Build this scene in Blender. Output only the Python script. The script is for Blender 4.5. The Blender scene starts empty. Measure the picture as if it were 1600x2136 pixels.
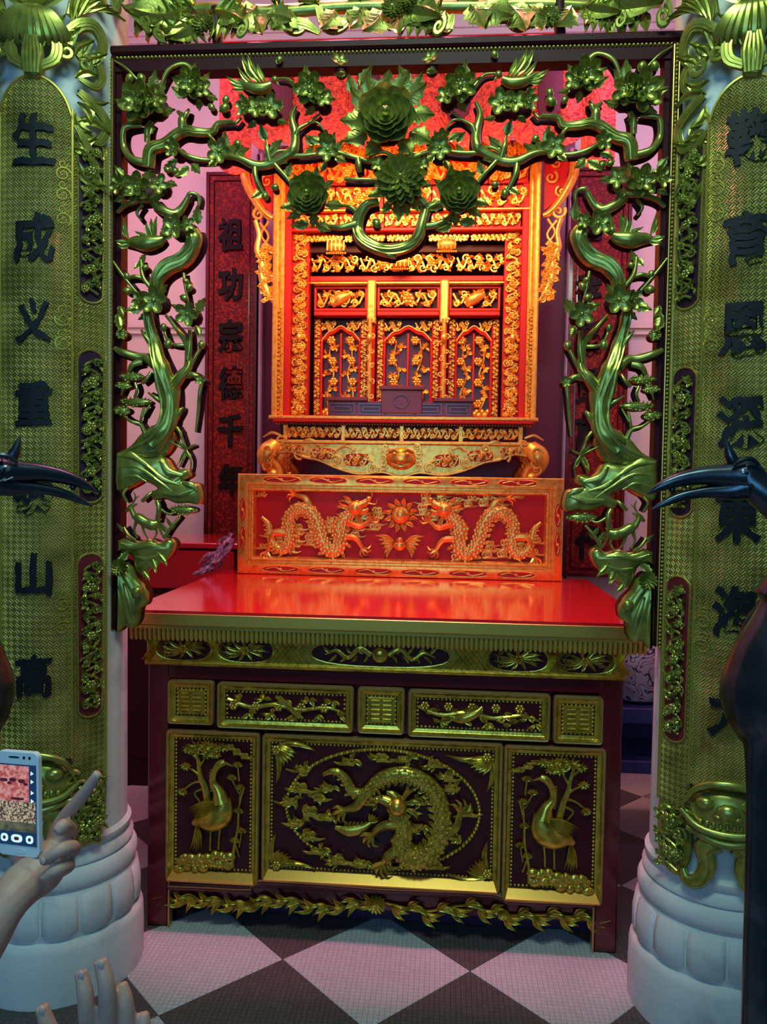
import bpy, bmesh, math, random
from mathutils import Vector, Matrix
random.seed(7)
sc = bpy.context.scene
COL = sc.collection
PI = math.pi
# ---------------------------------------------------------------- camera
FPX = 1650.0
CAM = Vector((0.2, 0.0, 1.6))
MR = Matrix.Rotation(0.0766, 3, 'Z') @ Matrix.Rotation(PI/2 - 0.0381, 3, 'X') @ Matrix.Rotation(0.016, 3, 'Z')
cd = bpy.data.cameras.new('camera')
cd.sensor_fit = 'VERTICAL'; cd.sensor_height = 36.0; cd.lens = FPX / 2136.0 * 36.0
cd.clip_start = 0.05; cd.clip_end = 60
co = bpy.data.objects.new('camera', cd); COL.objects.link(co)
co.matrix_world = Matrix.Translation(CAM) @ MR.to_4x4()
sc.camera = co
def P(px, py, Y):
    """the point of the vertical plane y = Y seen at a pixel of the 1600 x 2136 frame"""
    d = MR @ Vector(((px - 800) / FPX, (1068 - py) / FPX, -1.0))
    return CAM + d * ((Y - CAM.y) / d.y)
# ---------------------------------------------------------------- world, lights, exposure
w = bpy.data.worlds.new('dim_hall'); sc.world = w; w.use_nodes = True
bgn = w.node_tree.nodes['Background']
bgn.inputs[0].default_value = (0.10, 0.17, 0.28, 1); bgn.inputs[1].default_value = 0.22
def area(name, loc, aim, size, energy, col, size_y=None, spread=None):
    l = bpy.data.lights.new(name, 'AREA'); l.energy = energy; l.color = col
    l.shape = 'RECTANGLE' if size_y else 'SQUARE'; l.size = size
    if size_y: l.size_y = size_y
    if spread: l.spread = spread
    o = bpy.data.objects.new(name, l); COL.objects.link(o)
    o.location = loc
    o.rotation_euler = (Vector(aim) - Vector(loc)).to_track_quat('-Z', 'Y').to_euler()
    return o
def point(name, loc, energy, col, r=0.05):
    l = bpy.data.lights.new(name, 'POINT'); l.energy = energy; l.color = col; l.shadow_soft_size = r
    o = bpy.data.objects.new(name, l); COL.objects.link(o); o.location = loc
    return o
# daylight of the doorway behind the viewer, cool
area('doorway_daylight', (-0.5, -2.6, 2.5), (0.0, 2.6, 1.2), 2.0, 58, (0.22, 0.60, 1.0), 2.4)
# skylight slot above the fore hall, greenish white
area('skylight', (0.1, 0.5, 4.3), (0.0, 2.5, 1.9), 1.3, 60, (0.66, 1.0, 0.78), 0.6)
# warm bulb hanging behind the top rail of the carved frame
point('warm_bulb', (0.0, 2.66, 3.28), 11, (1.0, 0.36, 0.10), 0.05)
# pink tube above the altar and pink tubes washing the back wall
area('pink_tube', (0.0, 2.505, 3.40), (0.0, 2.56, 0.0), 1.0, 14, (1.0, 0.24, 0.42), 0.06, 1.4)
area('pink_wall_wash_left', (-1.45, 3.5, 3.9), (-1.5, 5.0, 2.0), 0.5, 17, (1.0, 0.27, 0.50), 0.5)
area('pink_wall_wash_right', (1.35, 3.5, 3.9), (1.35, 5.0, 2.0), 0.5, 17, (1.0, 0.38, 0.74), 0.5)
# warm lamps under the canopy that light the shrine
area('shrine_lamp', (-0.05, 3.72, 3.15), (-0.05, 4.5, 2.35), 1.0, 24, (1.0, 0.46, 0.14), 0.16)
area('canopy_lamp', (0.0, 3.35, 3.05), (0.0, 4.15, 3.5), 1.2, 6, (1.0, 0.22, 0.12), 0.12)
vs = sc.view_settings
vs.view_transform = 'Standard'; vs.look = 'None'; vs.gamma = 1.0; vs.use_curve_mapping = False
vs.exposure = 0.0
# ---------------------------------------------------------------- materials
MATS = {}
def mat(name, col, rough=0.5, metal=0.0, coat=0.0, noise=None, bump=None, emit=None, spec=0.5):
    """noise=(scale, second colour, lo, hi); bump=(scale, strength, distance)"""
    if name in MATS: return MATS[name]
    m = bpy.data.materials.new(name); m.use_nodes = True; nt = m.node_tree
    b = nt.nodes['Principled BSDF']
    b.inputs['Base Color'].default_value = (*col, 1); b.inputs['Roughness'].default_value = rough
    b.inputs['Metallic'].default_value = metal; b.inputs['Coat Weight'].default_value = coat
    b.inputs['Coat Roughness'].default_value = 0.12; b.inputs['Specular IOR Level'].default_value = spec
    if emit:
        b.inputs['Emission Color'].default_value = (*emit[0], 1); b.inputs['Emission Strength'].default_value = emit[1]
    if noise or bump:
        tc = nt.nodes.new('ShaderNodeTexCoord')
    if noise:
        n = nt.nodes.new('ShaderNodeTexNoise'); n.inputs['Scale'].default_value = noise[0]; n.inputs['Detail'].default_value = 5
        r = nt.nodes.new('ShaderNodeValToRGB')
        r.color_ramp.elements[0].position = noise[2]; r.color_ramp.elements[0].color = (*col, 1)
        r.color_ramp.elements[1].position = noise[3]; r.color_ramp.elements[1].color = (*noise[1], 1)
        nt.links.new(tc.outputs['Object'], n.inputs['Vector']); nt.links.new(n.outputs[0], r.inputs[0])
        nt.links.new(r.outputs[0], b.inputs['Base Color'])
    if bump:
        n2 = nt.nodes.new('ShaderNodeTexNoise'); n2.inputs['Scale'].default_value = bump[0]; n2.inputs['Detail'].default_value = 4
        bp = nt.nodes.new('ShaderNodeBump'); bp.inputs['Strength'].default_value = bump[1]; bp.inputs['Distance'].default_value = bump[2]
        nt.links.new(tc.outputs['Object'], n2.inputs['Vector']); nt.links.new(n2.outputs[0], bp.inputs['Height'])
        nt.links.new(bp.outputs[0], b.inputs['Normal'])
    MATS[name] = m
    return m
GOLD = mat('gilded_carving', (0.42, 0.43, 0.095), 0.30, 0.74, noise=(30, (0.26, 0.28, 0.05), 0.42, 0.7), bump=(40, 0.12, 0.004))
GOLDT = mat('gilded_table_relief', (0.68, 0.50, 0.07), 0.26, 0.82, noise=(40, (0.40, 0.28, 0.03), 0.4, 0.7), bump=(90, 0.2, 0.004))
GOLDS = mat('gilded_shrine', (1.0, 0.58, 0.11), 0.30, 0.74, noise=(45, (0.82, 0.32, 0.04), 0.45, 0.7))
GOLDP = mat('gilded_plain_edge', (0.56, 0.45, 0.09), 0.34, 0.75)
LEDGE = mat('lamplit_gilt_ledge', (0.62, 0.34, 0.07), 0.3, 0.75)  # orange glow of the overhead lamp put into the ledge colour
BROWNG = mat('bronze_gold_edge', (0.42, 0.26, 0.10), 0.35, 0.6)
MAROON = mat('maroon_lacquer', (0.085, 0.002, 0.006), 0.22, 0.0, 0.35)
MAROOND = mat('dark_maroon_wood', (0.040, 0.003, 0.008), 0.5, 0.0, 0.0, spec=0.2)
GROUND = mat('maroon_relief_ground', (0.050, 0.003, 0.008), 0.32, 0.0, 0.15, spec=0.3)
RED = mat('red_lacquer', (0.55, 0.008, 0.012), 0.16, 0.0, 0.7)
REDS = mat('red_shrine_lacquer', (0.45, 0.010, 0.008), 0.42, 0.0, 0.0, spec=0.3)
REDTOP = mat('red_tabletop_lacquer', (0.72, 0.015, 0.02), 0.12, 0.0, 0.9)
DKRED = mat('dark_red_board', (0.13, 0.004, 0.005), 0.5, 0.0, 0.0, noise=(70, (0.34, 0.02, 0.012), 0.5, 0.62), bump=(60, 0.5, 0.01), spec=0.25)
WALL = mat('pale_painted_wall', (0.74, 0.68, 0.72), 0.8, noise=(3, (0.70, 0.62, 0.68), 0.3, 0.7))
STONE = mat('whitewashed_stone', (0.66, 0.70, 0.72), 0.75, noise=(7, (0.42, 0.47, 0.50), 0.52, 0.78), bump=(35, 0.25, 0.006))
BLACK = mat('black_lacquer_lettering', (0.006, 0.007, 0.012), 0.55, 0.0, 0.0, spec=0.25)
BLACKB = mat('black_board_lettering', (0.006, 0.004, 0.006), 0.6, spec=0.2)
BRONZE = mat('dark_bronze', (0.045, 0.062, 0.085), 0.27, 0.85, noise=(14, (0.09, 0.13, 0.16), 0.45, 0.75))
SKIN = mat('skin', (0.52, 0.33, 0.26), 0.5, noise=(25, (0.46, 0.27, 0.21), 0.4, 0.7))
NAIL = mat('fingernail', (0.66, 0.46, 0.40), 0.3)
# gilded board ground: fret-like hatching, two diagonal directions in a brick of blocks
def board_mat():
    m = bpy.data.materials.new('gilded_hatched_ground'); m.use_nodes = True; nt = m.node_tree; N = nt.nodes.new; L = nt.links.new
    b = nt.nodes['Principled BSDF']; b.inputs['Roughness'].default_value = 0.34; b.inputs['Metallic'].default_value = 0.48
    uv = N('ShaderNodeUVMap'); 
    sep = N('ShaderNodeSeparateXYZ'); L(uv.outputs[0], sep.inputs[0])
    def mth(op, a, b_=None, v=None):
        n = N('ShaderNodeMath'); n.operation = op
        for i, x in enumerate((a, b_)):
            if x is None: continue
            if isinstance(x, (int, float)): n.inputs[i].default_value = x
            else: L(x, n.inputs[i])
        return n.outputs[0]
    u, v = sep.outputs[0], sep.outputs[1]
    ch = N('ShaderNodeTexChecker'); ch.inputs['Scale'].default_value = 78.0; ch.inputs['Color1'].default_value = (1,1,1,1); ch.inputs['Color2'].default_value = (0,0,0,1)
    rot = N('ShaderNodeVectorRotate'); rot.rotation_type = 'Z_AXIS'; rot.inputs['Angle'].default_value = 0.785
    L(uv.outputs[0], rot.inputs['Vector']); L(rot.outputs[0], ch.inputs['Vector'])
    a1 = mth('SINE', mth('MULTIPLY', mth('ADD', u, v), 700.0)); a2 = mth('SINE', mth('MULTIPLY', mth('SUBTRACT', u, v), 700.0))
    mx = N('ShaderNodeMix'); mx.data_type = 'FLOAT'; L(ch.outputs['Fac'], mx.inputs[0]); L(a1, mx.inputs[2]); L(a2, mx.inputs[3])
    nz = N('ShaderNodeTexNoise'); nz.inputs['Scale'].default_value = 9.0; nz.inputs['Detail'].default_value = 6; L(uv.outputs[0], nz.inputs['Vector'])
    h = mth('MULTIPLY', mx.outputs[0], mth('ADD', mth('MULTIPLY', nz.outputs[0], 1.4), 0.2))
    bp = N('ShaderNodeBump'); bp.inputs['Strength'].default_value = 1.0; bp.inputs['Distance'].default_value = 0.0065; L(h, bp.inputs['Height']); L(bp.outputs[0], b.inputs['Normal'])
    r = N('ShaderNodeValToRGB'); r.color_ramp.elements[0].position = 0.32; r.color_ramp.elements[0].color = (0.30, 0.28, 0.06, 1)
    r.color_ramp.elements[1].position = 0.66; r.color_ramp.elements[1].color = (0.78, 0.72, 0.20, 1); L(nz.outputs[0], r.inputs[0]); L(r.outputs[0], b.inputs['Base Color'])
    return m
BOARDG = board_mat()
# ---------------------------------------------------------------- object helpers
def setp(o, label=None, cat=None, group=None, kind=None):
    if label: o['label'] = label
    if cat: o['category'] = cat
    if group: o['group'] = group
    if kind: o['kind'] = kind
    return o
def parent(o, p):
    o.parent = p
    if p.type == 'EMPTY': o.matrix_parent_inverse = Matrix.Translation(-Vector(p.location))
    return o
def thing(name, label, cat, loc=(0, 0, 0), group=None):
    o = bpy.data.objects.new(name, None); COL.objects.link(o); o.location = loc; o.empty_display_size = 0.05
    return setp(o, label, cat, group)
def link(name, me, m, par=None, loc=None, roty=0.0, scale=1.0, kind=None):
    o = bpy.data.objects.new(name, me); COL.objects.link(o)
    if m is not None and not me.materials: me.materials.append(m)
    if loc is not None: o.location = loc
    if roty: o.rotation_euler = (0, roty, 0)
    if scale != 1.0: o.scale = scale if hasattr(scale, '__len__') else (scale,) * 3
    if par is not None: parent(o, par)
    if kind: o['kind'] = kind
    return o
def cr(pts, n=4):
    """Catmull-Rom through points of any dimension"""
    if len(pts) < 3: 
        a, b = pts; return [tuple(a[k] + (b[k] - a[k]) * i / n for k in range(len(a))) for i in range(n + 1)]
    q = [tuple(2 * pts[0][k] - pts[1][k] for k in range(len(pts[0])))] + list(pts) + [tuple(2 * pts[-1][k] - pts[-2][k] for k in range(len(pts[0])))]
    out = []
    for i in range(1, len(q) - 2):
        a, b, c, d = q[i-1], q[i], q[i+1], q[i+2]
        for s in range(n):
            t = s / n
            out.append(tuple(0.5 * (2*b[k] + (c[k]-a[k])*t + (2*a[k]-5*b[k]+4*c[k]-d[k])*t*t + (3*b[k]-a[k]-3*c[k]+d[k])*t**3) for k in range(len(b))))
    out.append(tuple(q[-2])); return out
class MB:
    """mesh builder in relief coordinates: u to the right, v up, w towards the viewer"""
    def __init__(self): self.v = []; self.f = []
    def add(self, vs, fs):
        o = len(self.v); self.v += vs; self.f += [tuple(i + o for i in f) for f in fs]
    def tube(self, pts, rad, n=8, k=4, flat=1.0, ridge=0.0, w=0.0):
        """pts (u, v[, w]); rad one number or one for each point; flat squeezes the depth; ridge roughens"""
        m = len(pts)
        if not hasattr(rad, '__len__'): rad = [rad] * m
        q = [(p[0], p[1], (p[2] if len(p) > 2 else 0.0) + w, r) for p, r in zip(pts, rad)]
        if k > 1: q = cr(q, k)
        N = len(q); vs = []; fs = []
        dv = [Vector((q[i+1][0]-q[i][0], q[i+1][1]-q[i][1], q[i+1][2]-q[i][2])).normalized() for i in range(N - 1)]
        ref = Vector((0, 0, 1))
        if max(abs(d.z) for d in dv) > 0.9: ref = min((Vector((1, 0, 0)), Vector((0, 1, 0)), ref), key=lambda c: max(abs(d.dot(c)) for d in dv))
        for i, (x, y, z, r) in enumerate(q):
            a = q[max(0, i-1)]; b = q[min(N-1, i+1)]
            t = Vector((b[0]-a[0], b[1]-a[1], b[2]-a[2]))
            if t.length < 1e-9: t = Vector((1, 0, 0))
            t.normalize()
            n1 = t.cross(ref).normalized(); n2 = n1.cross(t).normalized()
            r = max(r, 1e-5)
            for j in range(n):
                th = 2 * PI * j / n
                rr = r * (1 + ridge * math.sin(j * 2.399 * 3 + i * 0.7) )
                c = n1 * (math.cos(th) * rr) + n2 * (math.sin(th) * rr * flat)
                vs.append((x + c.x, y + c.y, z + c.z))
        for i in range(N - 1):
            for j in range(n):
                j2 = (j + 1) % n
                fs.append((i*n + j, i*n + j2, (i+1)*n + j2, (i+1)*n + j))
        fs.append(tuple(range(n - 1, -1, -1))); fs.append(tuple((N-1)*n + j for j in range(n)))
        self.add(vs, fs); return self
    def rtube(self, pts, rad, nr=4, k=4, flat=0.8, w=0.0, lift=0.35):
        """a ribbed stem: parallel strands side by side, the middle ones proud"""
        if not hasattr(rad, '__len__'): rad = [rad]*len(pts)
        q = cr([(p[0], p[1], (p[2] if len(p) > 2 else 0.0) + w, r) for p, r in zip(pts, rad)], k); N = len(q)
        for j in range(nr):
            o = (j + 0.5)/nr*2 - 1; out = []; rr = []
            for i in range(N):
                a = q[max(0, i-1)]; b = q[min(N-1, i+1)]; t = Vector((b[0]-a[0], b[1]-a[1])); t = t.normalized() if t.length > 1e-9 else Vector((1, 0))
                out.append((q[i][0] - t.y*o*q[i][3]*0.78, q[i][1] + t.x*o*q[i][3]*0.78, q[i][2] + q[i][3]*lift*math.sqrt(max(0, 1 - o*o)))); rr.append(q[i][3]*1.25/nr)
            self.tube(out, rr, 6, 1, 1.2)
        return self.tube([(a[0], a[1], a[2]) for a in q], [a[3]*0.85 for a in q], 8, 1, flat*0.6)
    def ball(self, c, r, seg=8, ring=5):
        if not hasattr(r, '__len__'): r = (r, r, r)
        vs = [(c[0], c[1], c[2] - r[2])]; fs = []
        for i in range(1, ring):
            ph = PI * i / ring
            for j in range(seg):
                th = 2 * PI * j / seg
                vs.append((c[0] + r[0]*math.sin(ph)*math.cos(th), c[1] + r[1]*math.sin(ph)*math.sin(th), c[2] - r[2]*math.cos(ph)))
        vs.append((c[0], c[1], c[2] + r[2])); L = len(vs) - 1
        for j in range(seg):
            j2 = (j+1) % seg
            fs.append((0, 1 + j2, 1 + j)); fs.append((L, L - seg + j, L - seg + j2))
            for i in range(ring - 2):
                a = 1 + i*seg
                fs.append((a + j, a + j2, a + seg + j2, a + seg + j))
        self.add(vs, fs); return self
    def dome(self, c, r, h, seg=7):
        """a bead: half ball standing on w = c[2]"""
        vs = []; fs = []
        for i, (a, b) in enumerate(((1, 0), (0.72, 0.7))):
            for j in range(seg):
                th = 2*PI*j/seg; vs.append((c[0] + r*a*math.cos(th), c[1] + r*a*math.sin(th), c[2] + h*b))
        vs.append((c[0], c[1], c[2] + h))
        for j in range(seg):
            j2 = (j+1) % seg; fs.append((j, j2, seg+j2, seg+j)); fs.append((seg+j, seg+j2, 2*seg))
        fs.append(tuple(range(seg - 1, -1, -1)))
        self.add(vs, fs); return self
    def leaf(self, b, t, wid, thick=None, curl=0.0, n=6, bend=0.0, serr=0.0, peak=0.45):
        """leaf from base b to tip t (u, v, w) with a raised midrib"""
        b = Vector(b if len(b) > 2 else (*b, 0)); t = Vector(t if len(t) > 2 else (*t, 0))
        d = t - b; L = d.length
        if L < 1e-6: return self
        d.normalize(); s = Vector((-d.y, d.x, 0)); s = s.normalized() if s.length > 1e-6 else Vector((1, 0, 0))
        thick = thick if thick else wid * 0.35
        vs = []; fs = []
        for i in range(n + 1):
            k = i / n
            hw = wid * 0.5 * math.sin(PI * k ** (math.log(0.5) / math.log(peak))) if 0 < k < 1 else wid * (0.06 if i == 0 else 0.01)
            if serr and 0 < i < n: hw *= 1 + serr * (1 if i % 2 else -1)
            c = b + d * (L * k) + s * (bend * L * math.sin(PI * k)); z = c.z + curl * k * k
            vs += [(c.x + s.x*hw, c.y + s.y*hw, z), (c.x + s.x*hw*0.45, c.y + s.y*hw*0.45, z - thick*0.12), (c.x, c.y, z + thick*0.45), (c.x - s.x*hw*0.45, c.y - s.y*hw*0.45, z - thick*0.12), (c.x - s.x*hw, c.y - s.y*hw, z), (c.x, c.y, z - thick*0.7)]
        for i in range(n):
            a = i*6
            for j in range(6):
                j2 = (j+1) % 6; fs.append((a+j, a+j2, a+6+j2, a+6+j))
        fs.append((5, 4, 3, 2, 1, 0)); fs.append(tuple(n*6 + j for j in range(6)))
        self.add(vs, fs); return self
    def curl(self, c, r, a0=0.0, turns=1.25, th=0.006, hand=1, w=0.0, flat=0.8):
        """a scroll volute"""
        pts = []; rad = []; N = int(10 * turns) + 4
        for i in range(N):
            k = i / (N - 1); a = a0 + hand * 2*PI*turns*k; rr = r * (1 - 0.82*k)
            pts.append((c[0] + rr*math.cos(a), c[1] + rr*math.sin(a), w)); rad.append(th * (1 - 0.45*k))
        pts.append((c[0], c[1], w)); rad.append(th * 1.3)
        return self.tube(pts, rad, 6, 1, flat)
    def box(self, u0, u1, v0, v1, w0, w1, bev=0.0):
        """block whose front edges are chamfered by bev"""
        b = bev
        if b <= 0:
            vs = [(u, v, w_) for w_ in (w0, w1) for (u, v) in ((u0, v0), (u1, v0), (u1, v1), (u0, v1))]
            fs = [(3, 2, 1, 0), (4, 5, 6, 7), (0, 1, 5, 4), (1, 2, 6, 5), (2, 3, 7, 6), (3, 0, 4, 7)]
        else:
            vs = [(u, v, w0) for (u, v) in ((u0, v0), (u1, v0), (u1, v1), (u0, v1))]
            vs += [(u, v, w1 - b) for (u, v) in ((u0, v0), (u1, v0), (u1, v1), (u0, v1))]
            vs += [(u, v, w1) for (u, v) in ((u0+b, v0+b), (u1-b, v0+b), (u1-b, v1-b), (u0+b, v1-b))]
            fs = [(3, 2, 1, 0), (8, 9, 10, 11)]
            for a in (0, 4):
                for j in range(4): j2 = (j+1) % 4; fs.append((a+j, a+j2, a+4+j2, a+4+j))
        self.add(vs, fs); return self
    def poly(self, pts, w0, w1, bev=0.0, k=1):
        """extruded outline with a chamfer towards the viewer"""
        if k > 1: pts = cr(list(pts) + [pts[0]], k)[:-1]
        pts = [(p[0], p[1]) for p in pts]; n = len(pts)
        A = sum(pts[i][0]*pts[(i+1) % n][1] - pts[(i+1) % n][0]*pts[i][1] for i in range(n))
        if A < 0: pts = pts[::-1]
        vs = [(x, y, w0) for x, y in pts]; fs = [tuple(range(n - 1, -1, -1))]
        vs += [(x, y, w1 - bev) for x, y in pts]
        rows = 2
        if bev > 0:
            for i in range(n):
                a = Vector(pts[i-1]); b = Vector(pts[i]); c = Vector(pts[(i+1) % n])
                t = (c - a); t = t.normalized() if t.length > 1e-9 else Vector((1, 0)); nn = Vector((-t.y, t.x))
                p = b + nn * bev; vs.append((p.x, p.y, w1))
            rows = 3
        for r in range(rows - 1):
            for j in range(n): j2 = (j+1) % n; fs.append((r*n+j, r*n+j2, (r+1)*n+j2, (r+1)*n+j))
        fs.append(tuple((rows-1)*n + j for j in range(n)))
        self.add(vs, fs); return self
    def mould(self, u0, u1, v0, v1, prof, r=0.0, seg=3):
        """picture-frame moulding: profile [(inset, w)] swept round a rectangle with rounded outer corners"""
        m = len(prof); vs = []; fs = []; ring = []
        cs = [(u0, v0, PI), (u1, v0, 1.5*PI), (u1, v1, 0.0), (u0, v1, 0.5*PI)]
        sg = [(1, 1), (-1, 1), (-1, -1), (1, -1)]
        for (cu, cv, a0), (su, sv) in zip(cs, sg):
            for s in range(seg + 1 if r > 0 else 1):
                a = a0 + 0.5*PI*s/seg if r > 0 else 0
                for ins, ww in prof:
                    rr = max(r - ins, 0.0)
                    e = max(ins, r)
                    if r > 0: vs.append((cu + su*e + rr*math.cos(a), cv + sv*e + rr*math.sin(a), ww))
                    else: vs.append((cu + su*ins, cv + sv*ins, ww))
        K = len(vs) // m
        for i in range(K):
            i2 = (i+1) % K
            for j in range(m - 1): fs.append((i*m+j, i2*m+j, i2*m+j+1, i*m+j+1))
        self.add(vs, fs); return self
    def mirror(self, uc=0.0):
        n = MB(); n.v = [(2*uc - a[0], a[1], a[2]) for a in self.v]; n.f = [f[::-1] for f in self.f]; return n
    def mesh(self, name, fn, smooth=True, uv=False):
        me = bpy.data.meshes.new(name); me.from_pydata([fn(*a) for a in self.v], [], self.f)
        if uv:
            l = me.uv_layers.new(name='UVMap')
            for lp in me.loops: a = self.v[lp.vertex_index]; l.data[lp.index].uv = (a[0], a[1])
        me.validate(); me.update()
        if smooth:
            me.polygons.foreach_set('use_smooth', [True] * len(me.polygons))
            try: me.set_sharp_from_angle(angle=math.radians(48))
            except Exception: pass
        return me
    def build(self, name, m, par=None, fn=None, smooth=True, uv=False, kind=None):
        fn = fn or flat(0.0)
        return link(name, self.mesh(name, fn, smooth, uv), m, par, kind=kind)
def flat(Y): return lambda u, v, w: (u, Y - w, v)
LOC = lambda u, v, w: (u, -w, v)
def lathe(prof, cx, cy, n=48, name='lathe'):
    vs = []; fs = []
    for (r, z) in prof:
        for j in range(n): a = 2*PI*j/n; vs.append((cx + r*math.cos(a), cy + r*math.sin(a), z))
    for i in range(len(prof) - 1):
        for j in range(n): j2 = (j+1) % n; fs.append((i*n+j, i*n+j2, (i+1)*n+j2, (i+1)*n+j))
    fs.append(tuple(range(n - 1, -1, -1))); fs.append(tuple((len(prof)-1)*n + j for j in range(n)))
    me = bpy.data.meshes.new(name); me.from_pydata(vs, [], fs); me.update()
    me.polygons.foreach_set('use_smooth', [True] * len(me.polygons))
    try: me.set_sharp_from_angle(angle=math.radians(40))
    except Exception: pass
    return me
def remeshed(mb, fn, voxel, smooth_it=4, name='body'):
    """one continuous surface from overlapping solids"""
    me = mb.mesh(name, fn); o = bpy.data.objects.new('tmp', me); COL.objects.link(o)
    r = o.modifiers.new('r', 'REMESH'); r.mode = 'VOXEL'; r.voxel_size = voxel; r.use_smooth_shade = True
    s = o.modifiers.new('s', 'SMOOTH'); s.iterations = smooth_it; s.factor = 0.5
    dg = bpy.context.evaluated_depsgraph_get(); out = bpy.data.meshes.new_from_object(o.evaluated_get(dg)); out.name = name
    bpy.data.objects.remove(o)
    out.polygons.foreach_set('use_smooth', [True] * len(out.polygons))
    return out
# ---------------------------------------------------------------- shared carving motifs (local: x right, z up, -y to the viewer)
def petal(mb, ang, R, r0=0.10, wid=0.62, lift0=0.05, lift1=0.30, cup=0.16, tipc=0.0, w=0.0, ni=5, nj=4):
    vs = []; fs = []; ca, sa = math.cos(ang), math.sin(ang)
    for side in (0, 1):
        for i in range(ni + 1):
            s = i / ni; r = R * (r0 + (1 - r0) * s)
            hw = R * wid * math.sqrt(max(0.03, 1 - ((s - 0.56)/0.60)**2) if s < 0.56 else max(0.05, 1 - ((s - 0.56)/0.455)**2))
            for j in range(nj + 1):
                t = 2*j/nj - 1; lat = t*hw; rr = r - R*0.02*t*t*s
                ww = w + R*(lift0 + (lift1 - lift0)*s**1.5 + cup*max(t*t*min(1, s*1.6), ((s - 0.5)/0.5)**2 if s > 0.5 else 0)**1.6 - tipc*s**4) - (R*0.07 if side else 0)
                vs.append((rr*ca - lat*sa, rr*sa + lat*ca, ww))
    K = (ni+1)*(nj+1)
    for i in range(ni):
        for j in range(nj):
            a = i*(nj+1)+j; fs.append((a, a+nj+1, a+nj+2, a+1)); fs.append((K+a, K+a+1, K+a+nj+2, K+a+nj+1))
    edge = [j for j in range(nj+1)] + [i*(nj+1)+nj for i in range(1, ni+1)] + [ni*(nj+1)+j for j in range(nj-1, -1, -1)] + [i*(nj+1) for i in range(ni-1, 0, -1)]
    for a, b in zip(edge, edge[1:] + edge[:1]): fs.append((a, b, K+b, K+a))
    mb.add(vs, fs)
def plum():
    mb = MB()
    for i in range(5): petal(mb, PI/2 + i*2*PI/5, 1.0, 0.10, 0.35, 0.10, 0.22, 0.26, ni=7, nj=6)
    mb.ball((0, 0, 0.10), (0.20, 0.20, 0.18), 8, 5)
    for i in range(8):
        a = i*PI/4; mb.tube([(0.1*math.cos(a), 0.1*math.sin(a), 0.2), (0.30*math.cos(a), 0.30*math.sin(a), 0.32)], 0.025, 4, 1); mb.ball((0.31*math.cos(a), 0.31*math.sin(a), 0.34), 0.05, 5, 3)
    mb.ball((0, 0, -0.12), (0.35, 0.35, 0.2), 8, 4)
    return mb.mesh('plum_blossom', LOC)
def double_plum():
    mb = MB()
    for i in range(6): petal(mb, i*PI/3 + 0.3, 1.0, 0.12, 0.32, -0.02, 0.08, 0.24, ni=7, nj=6)
    for i in range(5): petal(mb, PI/2 + i*2*PI/5, 0.66, 0.10, 0.36, 0.18, 0.50, 0.30, ni=7, nj=6)
    mb.ball((0, 0, 0.15), (0.2, 0.2, 0.2), 8, 5)
    for i in range(7):
        a = i*2*PI/7; mb.ball((0.25*math.cos(a), 0.25*math.sin(a), 0.36), 0.055, 5, 3)
    mb.ball((0, 0, -0.12), (0.35, 0.35, 0.2), 8, 4)
    return mb.mesh('double_blossom', LOC)
def peony():
    mb = MB()
    for lay, (n, R, l0, l1, cup, wd) in enumerate(((7, 1.0, -0.05, 0.04, 0.14, 0.42), (7, 0.84, 0.02, 0.22, 0.16, 0.42), (6, 0.66, 0.10, 0.42, 0.18, 0.46), (5, 0.48, 0.16, 0.60, 0.20, 0.52), (4, 0.32, 0.22, 0.66, 0.2, 0.6))):
        for i in range(n): petal(mb, i*2*PI/n + lay*0.37, R, 0.12, wd, l0, l1, cup, 0.0, ni=6)
    mb.ball((0, 0, 0.3), (0.16, 0.16, 0.24), 8, 5)
    return mb.mesh('peony', LOC)
def chrys():
    mb = MB()
    for lay, (n, R, l0, l1) in enumerate(((14, 1.0, 0.0, 0.12), (12, 0.84, 0.06, 0.30), (10, 0.66, 0.12, 0.46), (8, 0.48, 0.2, 0.58), (6, 0.30, 0.28, 0.64))):
        for i in range(n): petal(mb, i*2*PI/n + lay*0.2, R, 0.1, 0.20, l0, l1, 0.14, 0.06, ni=5, nj=4)
    mb.ball((0, 0, 0.35), (0.14, 0.14, 0.25), 7, 4)
    return mb.mesh('chrysanthemum', LOC)
def budm():
    mb = MB(); mb.ball((0, 0.15, 0.05), (0.75, 0.9, 0.7), 9, 6)
    for i in range(3): mb.leaf((0, -0.9, 0.1), ((i-1)*0.75, 0.45 - 0.15*abs(i-1), 0.5 - 0.3*abs(i-1)), 0.5, 0.2)
    return mb.mesh('bud', LOC)
def leafm(serr=0.18):
    mb = MB(); mb.leaf((0, 0, 0), (0, 1, 0.1), 0.56, 0.16, 0.22, 8, 0.05, serr, 0.38)
    for i in range(1, 5):
        for s in (-1, 1): mb.tube([(0, 0.14*i + 0.05, 0.07 + 0.02*i), (s*0.17, 0.14*i + 0.19, 0.035 + 0.03*i)], [0.016, 0.006], 4, 1)
    return mb.mesh('carved_leaf', LOC)
def acanthus():
    """curling lobed leaf, length 1 along +z"""
    mb = MB(); mb.leaf((0, 0, 0), (0.0, 0.95, 0.12), 0.34, 0.2, 0.18, 7, 0.06)
    for i in range(4):
        for s in (-1, 1):
            b = 0.10 + 0.19*i; L = 0.40 - 0.05*i
            mb.leaf((0, b, 0.05), (s*L*0.95, b + L*0.55, 0.02 + 0.03*i), 0.17, 0.12, 0.10, 5, 0.12*s)
    mb.curl((0.10, 0.98, 0), 0.12, PI, 1.2, 0.05, -1, 0.28)
    return mb.mesh('acanthus_leaf', LOC)
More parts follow.
